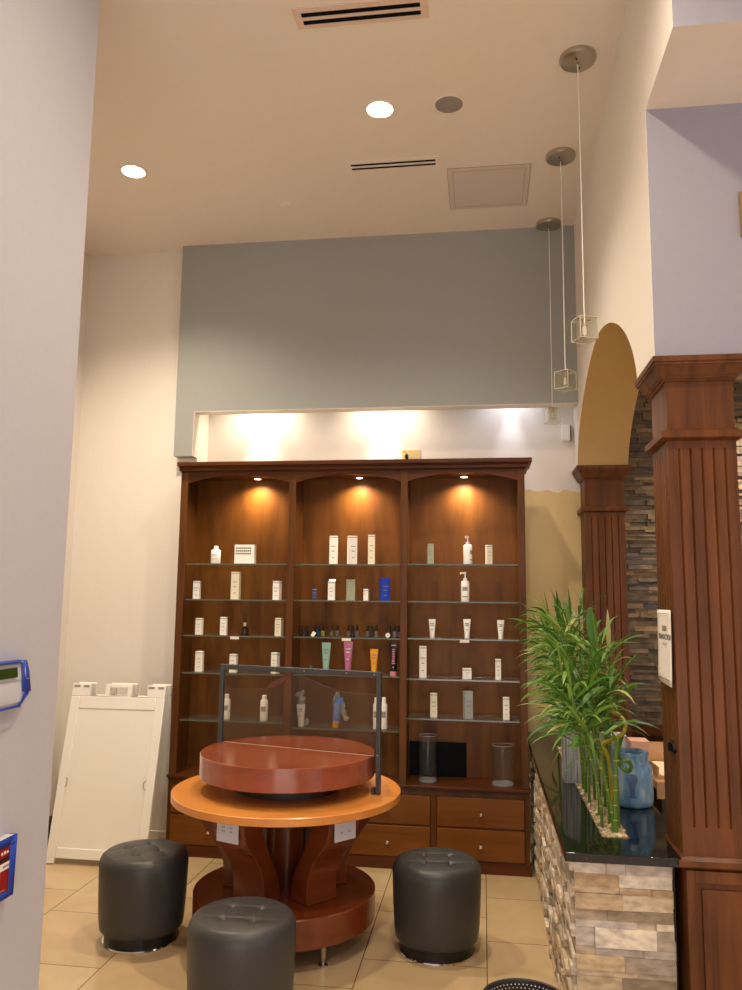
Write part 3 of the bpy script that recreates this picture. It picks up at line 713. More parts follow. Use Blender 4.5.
# right bay
carton(-.310, .045, .123, 1.714, 'card_green', 'pale green carton on the top right shelf', .1)
pump(-.087, .026, .171, 1.714, 'white pump bottle on the top right shelf', 1.2)
carton(.038, .041, .117, 1.714, 'card_cream', 'cream carton on the top right shelf, right of the pump bottle', .2)
pump(-.103, .025, .175, 1.495, 'white pump bottle alone on the second right shelf, spout to the left')
squeeze(-.298, .046, .110, 1.28, 'bottle_white', 'bottle_white', 'left of the three white tubes in the right bay')
squeeze(-.093, .048, .113, 1.28, 'bottle_white', 'bottle_white', 'middle of the three white tubes in the right bay')
squeeze(.103, .046, .110, 1.28, 'bottle_white', 'bottle_white', 'right of the three white tubes in the right bay')
carton(-.354, .050, .183, 1.048, 'card_white', 'tall slim white carton at the left of the fourth right shelf', .05)
carton(-.095, .059, .061, 1.048, 'card_white', 'squat white carton in the middle of the fourth right shelf', .03)
carton(.086, .038, .117, 1.048, 'card_white', 'slim white carton at the right of the fourth right shelf', -.05)
carton(-.290, .047, .137, .824, 'card_cream', 'cream carton at the left of the fifth right shelf', .05)
carton(-.090, .058, .154, .824, 'card_silver', 'silver grey carton in the middle of the fifth right shelf', .2)
carton(.130, .043, .125, .824, 'card_white', 'slim white carton at the right of the fifth right shelf', -.1)
bm = B(); box(bm, -.17, .17, -.004, .004, 0, .2); tag(obj('black_panel', bm, 'screen', loc=(-.272, 4.886, .4605)), 'flat black panel standing against the back of the right bay', 'panel')
def vase(x, y, r, h, label):
    t = thing('glass_vase', label, 'vase', (x, y, .4605))
    bm = B(); lathe(bm, [(r, .012), (r, h), (r - .003, h), (r - .003, .014)], 40); obj('vase_wall', bm, 'vase', t)
    bm = B(); lathe(bm, [(0, .0), (r - .003, .0), (r, .004), (r, .012), (r - .004, .016), (0, .012)], 40); obj('vase_base', bm, 'vase_base', t)
    bm = B(); lathe(bm, [(r - .0025, h - .002), (r + .0005, h - .001), (r, h + .0015), (r - .003, h + .001), (r - .0025, h - .002)], 40); obj('rim', bm, 'vase_base', t)
vase(-.323, 4.745, .052, .26, 'tall narrow glass cylinder vase in front of the black panel')
vase(.108, 4.735, .063, .222, 'wider shorter glass vase at the right of the bookcase ledge')

# ================================================================== ROUND TABLE
TX, TY = -0.895, 3.68
tb = thing('round_table', 'two-tier round display table, honey top below a cherry disc, on curved legs', 'table', (TX, TY, 0), math.radians(0))
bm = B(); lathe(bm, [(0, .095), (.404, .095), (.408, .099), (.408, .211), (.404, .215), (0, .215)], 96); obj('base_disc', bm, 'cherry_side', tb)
bm = B(); lathe(bm, [(0, .605), (.516, .605), (.520, .608), (.520, .637), (.516, .640), (0, .640)], 96); obj('tabletop', bm, 'orange', tb)
bm = B(); lathe(bm, [(0, .705), (.397, .705), (.400, .708), (.400, .802), (.397, .805), (0, .805)], 96); obj('upper_disc', bm, ['cherry'], tb)
bm = B(); lathe(bm, [(.24, .640), (.24, .705)], 48, mat=0); obj('spacer', bm, 'dark_gap', tb)  # dark colour stands in for the shade under the upper disc
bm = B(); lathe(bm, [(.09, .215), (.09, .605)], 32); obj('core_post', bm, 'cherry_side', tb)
pd = Vector((.764, -.21, 0)).normalized(); ang = math.atan2(pd.y, pd.x); mid = Vector((-.872 - TX, 3.733 - TY, 0))
bm = B(); vs = box(bm, -.396, .396, -.0022, .0022, .8045, .8056)
rot_all(vs, Matrix.Translation(mid) @ Matrix.Rotation(ang, 4, 'Z')); obj('split_line', bm, 'card_cream', tb)
legprof_out = [(.27, .215), (.265, .27), (.27, .32), (.295, .38), (.345, .44), (.39, .49), (.405, .53), (.41, .57), (.41, .605)]
legprof_in = [(.30, .605), (.29, .56), (.27, .50), (.235, .43), (.19, .36), (.16, .30), (.15, .25), (.15, .215)]
for deg, pl in ((-112, 1), (-40, 2), (32, 0), (104, 0), (176, 0)):
    bm = B(); prism(bm, legprof_out + legprof_in, -.082, .082)
    vs = bm.verts
    bmesh.ops.rotate(bm, verts=vs, cent=(0, 0, 0), matrix=Matrix.Rotation(math.radians(deg), 3, 'Z'))
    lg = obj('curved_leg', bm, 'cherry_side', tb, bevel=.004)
    if pl:
        bm = B(); box(bm, .4105, .4165, -.057, .057, .500, .603)
        bmesh.ops.rotate(bm, verts=bm.verts, cent=(0, 0, 0), matrix=Matrix.Rotation(math.radians(deg), 3, 'Z'))
        op = obj('outlet_plate', bm, 'keypad', lg, bevel=.002)
        bm = B()
        for dy in (-.02, .02):
            for zz in ((.56, .545) if pl == 1 else (.575, .535)):
                for e in (-.004, .004): box(bm, .4163, .4172, dy + e - .001, dy + e + .001, zz - .004, zz + .004)
        bmesh.ops.rotate(bm, verts=bm.verts, cent=(0, 0, 0), matrix=Matrix.Rotation(math.radians(deg), 3, 'Z'))
        obj('outlet_slots', bm, 'black', lg)
for deg in (-48, 42, 132, 222):
    bm = B(); lathe(bm, [(.013, .095), (.013, .03), (.009, .022), (.009, .008), (.020, .006), (.020, 0), (0, 0)], 20, (.345 * math.cos(math.radians(deg)), .345 * math.sin(math.radians(deg)))); obj('foot', bm, 'nickel', tb)
# glass screen straddling the split of the upper disc
gs = thing('glass_screen', 'upright clear glass screen in a grey metal frame standing on the round table', 'glass screen', (-.872, 3.733, .6405), ang)
HW, HT = .412, .535
bm = B(); box(bm, HW - .002, HW + .018, -.010, .010, 0, HT); obj('post', bm, 'steel', gs, bevel=.002)
bm = B(); box(bm, -HW - .018, -HW + .002, -.010, .010, 0, HT); obj('post', bm, 'steel', gs, bevel=.002)
bm = B(); box(bm, -HW + .002, HW - .002, -.010, .010, HT - .024, HT); obj('top_rail', bm, 'steel', gs, bevel=.002)
bm = B(); box(bm, -HW + .004, HW - .004, -.003, .003, .168, HT - .022); obj('glass_pane', bm, 'pane', gs)
for x in (HW - .02, -HW + .004): 
    bm = B(); box(bm, x, x + .014, -.014, .014, .0, .03); obj('bracket', bm, 'steel', gs)
for x in (-.12, .04, .26, .40):
    bm = B(); lathe(bm, [(0, 0), (.004, 0), (.003, .002), (0, .0025)], 10); bmesh.ops.rotate(bm, verts=bm.verts, cent=(0, 0, 0), matrix=Matrix.Rotation(PI / 2, 3, 'X')); bmesh.ops.translate(bm, verts=bm.verts, vec=(x, -.010, HT - .012)); obj('screw', bm, 'chrome', gs)
bm = B(); lathe(bm, [(0, 0), (.004, 0), (.003, .002), (0, .0025)], 10); bmesh.ops.rotate(bm, verts=bm.verts, cent=(0, 0, 0), matrix=Matrix.Rotation(PI / 2, 3, 'X')); bmesh.ops.translate(bm, verts=bm.verts, vec=(HW + .008, -.010, .17)); obj('screw', bm, 'chrome', gs)
# protective film with a wavy peeled edge
def fe(s): return .40 + .10 * math.exp(-((s - .47) / .10) ** 2) * 1.0 + .03 * math.sin(s * 5) - .10 * max(0, .30 - s) / .3
bm = B(); top = []; bot = []
pts = [(.22, .424), (.30, .432), (.36, .452), (.42, .478), (.47, .497), (.53, .497), (.60, .482), (.68, .458), (.76, .440), (.85, .434), (1.0, .433)]
film = [(-HW + 2 * HW * s, z) for s, z in pts]
prism(bm, [(-HW + .01, .18), (-HW + .01, .42)] + film[:-1] + [(HW - .006, .433), (HW - .006, .18)], -.0042, -.0036); obj('protective_film', bm, 'film', gs)
bm = B(); tube(bm, [(x, -.0045, z) for x, z in film[:-1]] + [(HW - .006, -.0045, .433)], .0011, 6); obj('film_edge', bm, 'wrap', gs)
bm = B(); prism(bm, [(-.17, .425), (-.145, .455), (-.09, .485), (-.02, .497), (-.06, .477), (-.10, .447)], -.0055, -.0046); obj('peeled_corner', bm, wood('peeled_film_brown', (90, 52, 34), (120, 74, 50)), gs)

# ================================================================== STOOLS
def stool(name_label, x, y, rz):
    t = thing('round_stool', name_label, 'stool', (x, y, 0), rz, None)
    H = .378; R = .195
    bm = B()
    prof = [(.150, .052), (.170, .050), (.180, .062), (.185, .10), (.190, .18), (.193, .27), (.194, .325), (.191, .345), (.184, .359), (.172, .368)]
    rings = lathe(bm, prof, 72)
    # padded top: radial grid with four pulled tufts and stitched seams between them
    def topz(px, py):
        r = math.hypot(px, py); z = .368 + .012 * (1 - (r / .172) ** 2) ** .5 if r < .172 else .368
        for bx_, by_ in ((-.055, -.055), (.055, -.055), (-.055, .055), (.055, .055)):
            d = math.hypot(px - bx_, py - by_); z -= .013 * math.exp(-(d / .013) ** 2) + .004 * math.exp(-(d / .035) ** 2)
        for s in (-.055, .055):
            z -= .0035 * math.exp(-((px - s) / .005) ** 2) * (1 if r < .165 else 0) + .0035 * math.exp(-((py - s) / .005) ** 2) * (1 if r < .165 else 0)
        return z
    last = rings[-1]; nr = 34; prev = last
    for i in range(1, nr + 1):
        r = .172 * (1 - i / nr)
        if i == nr:
            c = bm.verts.new((0, 0, topz(0, 0)))
            for k in range(72): fc = bm.faces.new((prev[k], prev[(k + 1) % 72], c)); fc.smooth = True
        else:
            cur = []
            for k in range(72):
                a = 2 * PI * k / 72; px, py = r * math.cos(a), r * math.sin(a); cur.append(bm.verts.new((px, py, topz(px, py))))
            for k in range(72): fc = bm.faces.new((prev[k], prev[(k + 1) % 72], cur[(k + 1) % 72], cur[k])); fc.smooth = True
            prev = cur
    obj('padded_seat', bm, 'leather', t, sharp=80)
    bm = B(); lathe(bm, [(.158, .008), (.158, .055)], 48); obj('recessed_base', bm, 'black', t)
    bm = B(); lathe(bm, [(0, 0), (.166, 0), (.168, .003), (.166, .008), (0, .008)], 64); obj('chrome_ring', bm, 'chrome', t)
    return t
s0 = stool('round black leather stool in front of the bookcase drawers, right of the table', -.209, 3.66, .1)
dup(s0, (-1.515, 3.555, 0), 'round black leather stool at the left, beside the white sign board', .75)
dup(s0, (-.866, 2.93, 0), 'nearest black leather stool, cut off by the bottom of the photo', .0)
dup(s0, (-1.03, 4.36, 0), 'black stool mostly hidden behind the legs of the round table', .3)

# ================================================================== WHITE A-FRAME SIGN
sg = thing('sandwich_board', 'blank white plastic A-frame sign standing against the white corner wall', 'sandwich board', (-2.163, 4.62, 0))
def board(yb, yt, sgn):
    L = math.hypot(.975, yt - yb); th = .022; W = .295
    bm = B(); s = -sgn
    # frame outline with feet below and tabs plus handle above
    def fb(x0, x1, z0, z1, y0=-th, y1=0): box(bm, x0, x1, y0, y1, z0, z1)
    fb(-W, -W + .055, .03, L - .075); fb(W - .055, W, .03, L - .075)
    fb(-W, -W + .05, 0, .03); fb(W - .05, W, 0, .03)
    fb(-W + .055, W - .055, .03, .085); fb(-W + .055, W - .055, L - .145, L - .075)
    fb(-W, -W + .115, L - .075, L); fb(W - .115, W, L - .075, L)
    fb(-.085, -.055, L - .075, L); fb(.055, .085, L - .075, L); fb(-.055, .055, L - .022, L); fb(-.055, .055, L - .075, L - .068)
    ang_ = math.atan2(yt - yb, .975)
    mt = Matrix.Translation((0, yb - 4.62, 0)) @ Matrix.Rotation(-ang_, 4, 'X')
    if sgn > 0: mt = mt @ Matrix.Scale(-1, 4, (0, 1, 0))
    bm.transform(mt); fr = obj('board_frame', bm, 'plastic', sg, bevel=.004)
    bm = B(); box(bm, -W + .052, W - .052, -th + .005, -.004, .08, L - .14); bm.transform(mt); obj('blank_panel', bm, 'plastic_grey', fr)
    bm = B(); tube(bm, [(-W + .05, -th - .001, .46), (-W + .062, -th - .008, .45), (-W + .062, -th - .008, .42), (-W + .05, -th - .001, .41)], .003, 6)
    tube(bm, [(W - .05, -th - .001, .46), (W - .062, -th - .008, .45), (W - .062, -th - .008, .42), (W - .05, -th - .001, .41)], .003, 6)
    bm.transform(mt); obj('clip', bm, 'nickel', fr)
    bm = B()
    for x in (-W + .09, -W + .03, W - .09, W - .03): box(bm, x - .018, x + .018, -th - .002, -th + .001, L - .022, L - .010)
    bm.transform(mt); obj('hinge_slot', bm, 'print', fr)
board(4.405, 4.605, -1)
board(4.84, 4.645, 1)

# ================================================================== COUNTER
ct = thing('stone_counter', 'low counter clad in stacked beige stone with a glossy black granite top', 'counter', (.45, 3.9, 0))
def cobj(name, bm, m, **kw):
    bmesh.ops.translate(bm, vec=(-.45, -3.9, 0), verts=bm.verts); return obj(name, bm, m, ct, **kw)
bm = B()
SX0, SX1, SY0, SY1, TZ = .255, .668, 2.715, 5.10, .705
poly = [(SX0, SY0), (.617, SY0), (.617, 2.99), (SX1, 2.99), (SX1, 4.87), (.585, 4.87), (.585, SY1), (SX0 , SY1)]
prism(bm, poly, .676, TZ, 'z'); top = cobj('granite_top', bm, 'granite')
bm = B(); box(bm, .400, .490, 2.915, 4.66, .69, .80); bmesh.ops.translate(bm, vec=(-.45, -3.9, 0), verts=bm.verts)
cut = obj('cutter', bm, 'granite', ct)
bo = top.modifiers.new('slot', 'BOOLEAN'); bo.object = cut; bo.solver = 'EXACT'
bv = top.modifiers.new('bevel', 'BEVEL'); bv.width = .004; bv.segments = 3; bv.limit_method = 'ANGLE'
bpy.context.view_layer.update()
dg = bpy.context.evaluated_depsgraph_get(); me = bpy.data.meshes.new_from_object(top.evaluated_get(dg)); top.modifiers.clear(); top.data = me
bpy.data.objects.remove(cut)
bm = B(); box(bm, .30, .57, 2.78, 5.09, 0, .676); cobj('core', bm, 'dark_gap')
rnd = random.Random(11)
bm = B()
def cl_left(bm, u0, u1, z0, z1, p, r): box(bm, .292 - p, .31, u0, u1, z0, z1)
ledger(bm, 2.765, 5.085, 0.0, .676, cl_left, rnd, .012, .032, .05, .18, .0, .022)
def cl_front(bm, u0, u1, z0, z1, p, r): box(bm, u0, u1, 2.765 - p, 2.79, z0, z1)
# the broader panels of the end face
z = 0
rows = [.030, .050, .018, .044, .020, .056, .016, .036, .052, .018, .046, .024, .060, .020, .034, .048, .020, .040, .052, .03]
for h in rows:
    if z + h > .676: h = .676 - z
    if h <= .002: break
    u = .288
    while u < .590:
        wd = rnd.choice((.06, .1, .14, .15, .19))
        if u + wd > .55: wd = .592 - u
        cl_front(bm, u, u + wd - .0008, z, z + h - .0008, rnd.uniform(0, .010), rnd); u += wd
    z += h
z = 0
while z < .66:                                   # stone ends poking past the right corner
    h = min(rnd.uniform(.03, .06), .676 - z); box(bm, .5905, .592 + rnd.uniform(.0, .008), 2.768, 2.80, z, z + h - .001); z += h
cobj('stone_veneer', bm, 'stone')
bm = B(); box(bm, .598, .612, 2.82, 3.0, 0, .676); cobj('side_post', bm, 'dark_gap')
# pebbles in the slot
rnd = random.Random(2); bm = B()
box(bm, .401, .489, 2.916, 4.659, .6905, .698)
for i in range(1500):
    px, py = rnd.uniform(.405, .485), 2.92 + 1.735 * rnd.random() ** 1.5; r = rnd.uniform(.004, .0085)
    m4 = Matrix.Translation((px, py, .700 + rnd.uniform(0, .006))) @ Matrix.Rotation(rnd.uniform(0, PI), 4, 'Z') @ Matrix.Diagonal((r * 1.2, r, r * .75, 1))
    bmesh.ops.create_icosphere(bm, subdivisions=1, radius=1, matrix=m4)
for fc in bm.faces: fc.smooth = True
M['pebble2'] = stonemat('pebble_mix', [(0, lin((226, 212, 172))), (.3, lin((190, 166, 116))), (.6, lin((236, 228, 200))), (.85, lin((160, 140, 100))), (1, lin((214, 196, 150)))])
tag(obj('pebbles', bm, 'pebble2', sharp=80), 'cream pebbles filling the long slot in the granite top', 'pebbles', kind='stuff')

# ================================================================== LUCKY BAMBOO
rnd = random.Random(21)
def leaf(bm, base, direction, length, width, droop, twist):
    d = Vector(direction).normalized(); side = d.cross(Vector((0, 0, 1)))
    if side.length < .01: side = Vector((1, 0, 0))
    side.normalize(); side = Matrix.Rotation(twist, 3, d) @ side
    n = 7; p = Vector(base); L = []; prev = None
    for i in range(n + 1):
        s = i / n; wv = width * (math.sin(PI * min(1, s * .92 + .08)) ** .8) * (1 - s * .25) * .5
        if i == n: wv = 0.0003
        mid = p.copy(); nrm = side.cross(d).normalized()
        a = bm.verts.new(mid + side * wv + nrm * wv * .25); c = bm.verts.new(mid); b = bm.verts.new(mid - side * wv + nrm * wv * .25)
        if prev:
            for q in ((prev[0], prev[1], c, a), (prev[1], prev[2], b, c)):
                fc = bm.faces.new(q); fc.smooth = True
        prev = (a, c, b)
        p = p + d * (length / n); d = (d + Vector((0, 0, -droop * (.4 + s)))).normalized(); side = (side - d * side.dot(d)).normalized()
def bamboo(x, y, h, label, group, spiral=0, nleaf=30, lean=(0, 0), leafzone=.45, lowleaf=0, rad=.0085, mt='stalk'):
    t = thing('lucky_bamboo', label, 'bamboo plant', (x, y, .699), 0, group)
    pts = []; n = 30
    for i in range(n + 1):
        s = i / n; zz = h * s; ox = lean[0] * s * s; oy = lean[1] * s * s
        if spiral and s > .42:
            q = (s - .42) / .58; a = q * spiral * 2 * PI; am = .03 * min(1, q * 5)
            ox += am * math.sin(a); oy += am * (math.cos(a) - 1)
        pts.append(Vector((ox, oy, zz)))
    bm = B(); tube(bm, pts, [rad * (1.12 if (i % 5 == 0) else 1.0) * (1 - .25 * i / n) for i in range(n + 1)], 10)
    obj('stalk', bm, mt, t)
    bm = B()
    rings = B()
    for i in range(0, n, 5):
        lathe(rings, [(rad * 1.13, pts[i].z - .0015), (rad * 1.18, pts[i].z), (rad * 1.13, pts[i].z + .0015)], 10, (pts[i].x, pts[i].y))
    obj('node_ring', rings, 'dry', t)
    for k in range(nleaf):
        s = leafzone + (1 - leafzone) * rnd.random() ** .8 if k >= lowleaf else rnd.uniform(.25, leafzone)
        i = min(n, int(s * n)); b0 = pts[i]
        az = rnd.uniform(0, 2 * PI); el = rnd.uniform(.0, .95) if s < .9 else rnd.uniform(.5, 1.4)
        d = Vector((math.cos(az) * math.cos(el), math.sin(az) * math.cos(el), math.sin(el))) + Vector((-.34, -.12, -.05))
        # leaves spring from a thin side shoot
        ln = rnd.uniform(.11, .20); sh = rnd.uniform(.02, .09); q = b0 + d.normalized() * sh
        tube(bm, [b0, b0 + d.normalized() * sh * .6 + Vector((0, 0, .01)), q], .0016, 5)
        leaf(bm, q, d, ln, rnd.uniform(.012, .023), rnd.uniform(.12, .34), rnd.uniform(-.7, .7))
    obj('leaves', bm, 'leaf', t, sharp=80)
    return t
G = 'lucky bamboo stalks in the pebble slot'
LBL = 'leafy green lucky bamboo stalk among many in the pebble slot'
bamboo(.452, 2.965, .30, 'front curled lucky bamboo stalk with a bent yellow-green tip', G, spiral=.0, nleaf=0, lean=(.012, 0), rad=.0085)
# its curled heads, built as two more stalks with loops
def curly(x, y, pts, label, mt, nleaf=2):
    t = thing('lucky_bamboo', label, 'bamboo plant', (x, y, .699), 0, G)
    P = [Vector(p) for p in pts]; Q = []
    for i in range(len(P) - 1):
        p0 = P[max(i - 1, 0)]; p1 = P[i]; p2 = P[i + 1]; p3 = P[min(i + 2, len(P) - 1)]
        for k in range(6):
            u = k / 6; Q.append(.5 * ((2 * p1) + (-p0 + p2) * u + (2 * p0 - 5 * p1 + 4 * p2 - p3) * u * u + (-p0 + 3 * p1 - 3 * p2 + p3) * u ** 3))
    Q.append(P[-1]); bm = B(); tube(bm, Q, .0075, 10); obj('stalk', bm, mt, t)
    bm = B()
    for k in range(nleaf):
        az = rnd.uniform(0, 6.28); leaf(bm, Q[-1], (math.cos(az) * .6, math.sin(az) * .6, .9), .13, .018, .15, 0)
    if nleaf: obj('leaves', bm, 'leaf', t, sharp=80)
    else: bm.free()
curly(.470, 3.02, [(0, 0, 0), (0, 0, .12), (-.004, 0, .20), (.004, -.01, .235), (.035, -.02, .245), (.05, 0, .225), (.045, .02, .20), (.02, .03, .215), (.01, .02, .26)], 'lucky bamboo stalk with a looped curl touching the blue jar', 'stalk')
curly(.462, 3.10, [(0, 0, 0), (0, 0, .14), (-.01, 0, .24), (-.03, 0, .28), (.0, -.02, .30), (.04, -.03, .325), (.055, -.01, .36), (.04, .01, .385), (.015, .02, .40), (.01, .02, .46)], 'lucky bamboo stalk with a bright yellow curl above the blue jar', 'stalk_yellow', 6)
pos = []
yy = 2.97
k = 0
while yy < 4.62:
    pos.append((rnd.uniform(.415, .475), yy)); yy += rnd.uniform(.045, .085)
for k, (x, y) in enumerate(pos):
    s = (y - 2.97) / 1.65
    h = (.50 + .19 * min(1, s * 3.2)) * rnd.uniform(.86, 1.06)
    inbox = 3.66 < y < 3.86
    bamboo(x, y, h * (1 if s > .1 else .9), LBL, G, nleaf=rnd.randint(24, 32) if s < .55 else 20, lean=(rnd.uniform(-.16, .03), rnd.uniform(-.08, .05)), leafzone=.60 if s < .2 else .44, lowleaf=2 if s > .2 else 0, rad=rnd.uniform(.0048, .0068))
t = thing('dried_sprig', 'dried cream sprig among the bamboo stalks above the planter', 'dried sprig', (.445, 3.22, .699))
bm = B(); tube(bm, [(0, 0, 0), (.0, 0, .16), (-.01, 0, .30)], .002, 6)
for k in range(14):
    az = rnd.uniform(0, 6.28); leaf(bm, (-.008 * k / 14, 0, .14 + .012 * k), (math.cos(az), math.sin(az), .3), rnd.uniform(.03, .055), .012, .6, 1.0)
obj('dry_leaves', bm, 'dry', t, sharp=80)
t = thing('lucky_bamboo', 'lucky bamboo with a single broad leaf hanging in front of the far column', 'bamboo plant', (.47, 3.18, .699), 0, G)
bm = B(); tube(bm, [(0, 0, 0), (-.01, 0, .3), (-.03, 0, .6), (-.045, .05, .775)], [.007, .006, .004, .002], 8); obj('stalk', bm, 'stalk', t)
bm = B(); leaf(bm, (-.052, .05, .775), (.10, -.05, -1), .155, .045, .01, 1.45)
for az in (0.3, 2.6, 3.4): leaf(bm, (-.03, 0, .62), (math.cos(az), math.sin(az) * .4, .4), .17, .018, .14, .2)
obj('leaves', bm, 'leaf', t, sharp=80)

# ribbed planter box across the slot
pb = thing('ribbed_planter', 'ribbed whitewashed planter box behind the bamboo leaves on the counter', 'planter', (.4875, 3.765, .7052))
bm = B(); W_, D_, H_ = .133, .05, .205
for (x0, x1, y0, y1) in ((-W_, W_, -D_, -D_ + .008), (-W_, W_, D_ - .008, D_), (-W_, -W_ + .008, -D_ + .008, D_ - .008), (W_ - .008, W_, -D_ + .008, D_ - .008)): box(bm, x0, x1, y0, y1, 0, H_)
box(bm, -W_ + .008, W_ - .008, -D_ + .008, D_ - .008, .0, .01)
obj('box_walls', bm, 'ribs', pb)
bm = B()
for i in range(20): xx = -W_ + .007 + i * .0135; box(bm, xx, xx + .006, -D_ - .003, -D_, .006, H_ - .006)
for i in range(7): yy2 = -D_ + .007 + i * .0135; box(bm, -W_ - .003, -W_, yy2, yy2 + .006, .006, H_ - .006)
obj('ribs', bm, 'ribs', pb)
bm = B(); box(bm, -W_ - .004, W_ + .004, -D_ - .004, D_ + .004, H_, H_ + .006)
bm2 = bm; obj('rim', bm, 'ribs', pb)

# blue jar
jr = thing('blue_glass_jar', 'frosted blue glass jar with a wide neck on the granite counter', 'jar', (.583, 3.385, .7052))
bm = B(); lathe(bm, [(0, 0), (.070, 0), (.079, .007), (.082, .025), (.082, .12), (.080, .145), (.074, .158), (.068, .163), (.067, .170), (.068, .192), (.070, .203), (.067, .207), (.063, .202), (.062, .165), (.072, .14), (.075, .03), (.06, .008), (0, .008)], 48)
obj('jar_body', bm, 'jar', jr, sharp=60)
bm = B(); prof = []
for i in range(24):
    a = 2 * PI * i / 24
prism(bm, [(-.018, .045), (-.008, .05), (-.010, .085), (-.022, .11), (-.018, .128), (.0, .132), (.018, .128), (.022, .108), (.012, .085), (.008, .05), (.018, .045), (.0, .04)], -.083, -.079)
bm.transform(Matrix.Rotation(-.15, 4, 'Z')); obj('embossed_motif', bm, plain('deep_blue_emboss', (30, 76, 130), .25), jr)

# ================================================================== DESK BEYOND
dk = thing('reception_desk', 'wooden desk beyond the counter, only its corner in view', 'desk', (1.1, 4.0, 0))
bm = B(); box(bm, -.38, .5, -.42, .6, .72, .752); obj('desk_top', bm, 'tray', dk)
bm = B(); box(bm, -.36, .48, -.40, .58, 0, .72); obj('desk_body', bm, 'dark_gap', dk)
bm = B(); box(bm, -.38, .5, -.42, -.405, .685, .72); obj('apron', bm, 'tray', dk)
tr = thing('paper_tray', 'shallow light wooden tray holding cream papers on the desk', 'tray', (.85, 3.80, .7525), .05)
bm = B(); box(bm, -.12, .12, -.15, .2, 0, .005)
for q in ((-.12, .12, .194, .2, .05), (-.12, -.114, -.15, .194, .05), (.114, .12, -.15, .194, .05), (-.114, .114, -.15, -.144, .015)): box(bm, q[0], q[1], q[2], q[3], .005, q[4])
obj('tray_box', bm, 'tray', tr)
bm = B(); box(bm, -.10, .10, -.14, .18, 0, .006); tag(obj('paper_stack', bm, plain('cream_paper', (236, 218, 180), .7), loc=(.85, 3.80, .758), rotz=.05), 'cream paper sheets lying in the wooden tray', 'paper')
bm = B(); box(bm, -.045, .045, -.06, .06, 0, .06); tag(obj('pink_note_box', bm, plain('pink_card', (214, 170, 150), .7), loc=(.775, 4.28, .7525)), 'small pinkish box just right of the ribbed planter', 'box')

# ================================================================== THINGS ON THE COLUMN
pn = thing('paper_notice', 'white paper notice with three printed lines taped to the near column', 'paper notice', (.612, 2.836, 1.352))
bm = B(); n = 10
A = []
for i in range(n + 1):
    s = i / n; zz = -.125 + .25 * s; row = []
    for j in range(7):
        u = j / 6; yy3 = .100 - .20 * u; xx = -.0005 - .004 * (1 - s) * math.sin(PI * u) - .004 * (1 - s) ** 2
        row.append(bm.verts.new((xx, yy3, zz + (.0 if s > .5 else .012 * (1 - u) * (1 - 2 * s)))))
    A.append(row)
for i in range(n):
    for j in range(6): fc = bm.faces.new((A[i][j], A[i][j + 1], A[i + 1][j + 1], A[i + 1][j])); fc.smooth = True
ps = obj('sheet', bm, 'paper', pn); so = ps.modifiers.new('s', 'SOLIDIFY'); so.thickness = .0006
RL = Matrix.Rotation(-PI / 2, 4, 'Z') @ UPRIGHT
for k, (tx, sz) in enumerate((('CASH', .026), ('TRANSACTION', .026), ('ONLY', .022))):
    textobj('lettering', tx, sz, Matrix.Translation((-.0030, -.012, .062 - k * .028)) @ RL, 'dark_print', pn)
bm = B(); box(bm, -.0036, -.0030, -.09, .09, .112, .1135); obj('border_line', bm, 'dark_print', pn)
bm = B(); box(bm, -.0106, -.0098, -.09, .09, -.1045, -.103); obj('border_line', bm, 'dark_print', pn)
lk = thing('door_latch', 'small black oval latch on the left face of the near column', 'latch', (.620, 2.80, 1.03))
bm = B(); lathe(bm, [(0, 0), (.042, 0), (.042, .005), (.036, .009), (0, .009)], 28, sy=.62); bm.transform(Matrix.Rotation(PI / 2, 4, 'X') @ Matrix.Identity(4)); bm.transform(Matrix.Rotation(-PI / 2, 4, 'Z')); 
for v in bm.verts: v.co.z *= .75; v.co.z *= 1.0
obj('plate', bm, 'black', lk)
bm = B(); box(bm, -.016, -.008, -.010, .012, -.012, .010); obj('latch_tongue', bm, 'screen', lk)

# ================================================================== CEILING FITTINGS
def ring_disc(name, x, y, r, label, cat, m_ring, m_in, depth=.004, emi=False):
    t = thing(name, label, cat, (x, y, CEIL))
    bm = B(); lathe(bm, [(r, -.0005), (r * 1.22, -.0005), (r * 1.22, -depth), (r * 1.02, -depth - .002), (r, -depth)], 40); obj('trim_ring', bm, m_ring, t)
    bm = B(); lathe(bm, [(0, -.0035), (r, -.0035)], 40); obj('lamp_face' if emi else 'grille', bm, m_in, t); return t
dl = ring_disc('recessed_downlight', -.476, 3.506, .062, 'lit round ceiling downlight just left of the grey speaker', 'ceiling light', 'ceiling', 'downlight', emi=True)
DLL = ['', 'lit round ceiling downlight at the far left of the ceiling']
dup(dl, (-1.912, 3.894, CEIL), DLL[1])
for (x, y), lb in zip(DOWN[2:], ('ceiling downlight nearly above the camera', 'ceiling downlight behind the camera', 'ceiling downlight to the right of the camera', 'ceiling downlight at the rear right')):
    dup(dl, (x, y, CEIL), lb)
ring_disc('ceiling_speaker', -.143, 3.508, .066, 'round grey speaker grille set flush in the ceiling', 'speaker', 'ceiling', plain('grey_grille', (150, 142, 134), .6, bump=.5, nscale=400))
t = thing('smoke_sensor', 'small round cover on the ceiling near the bulkhead', 'sensor cover', (-1.156, 4.369, CEIL)); bm = B(); lathe(bm, [(.036, 0), (.036, -.006), (.03, -.009), (0, -.009)], 28); obj('cover', bm, 'ceiling', t)
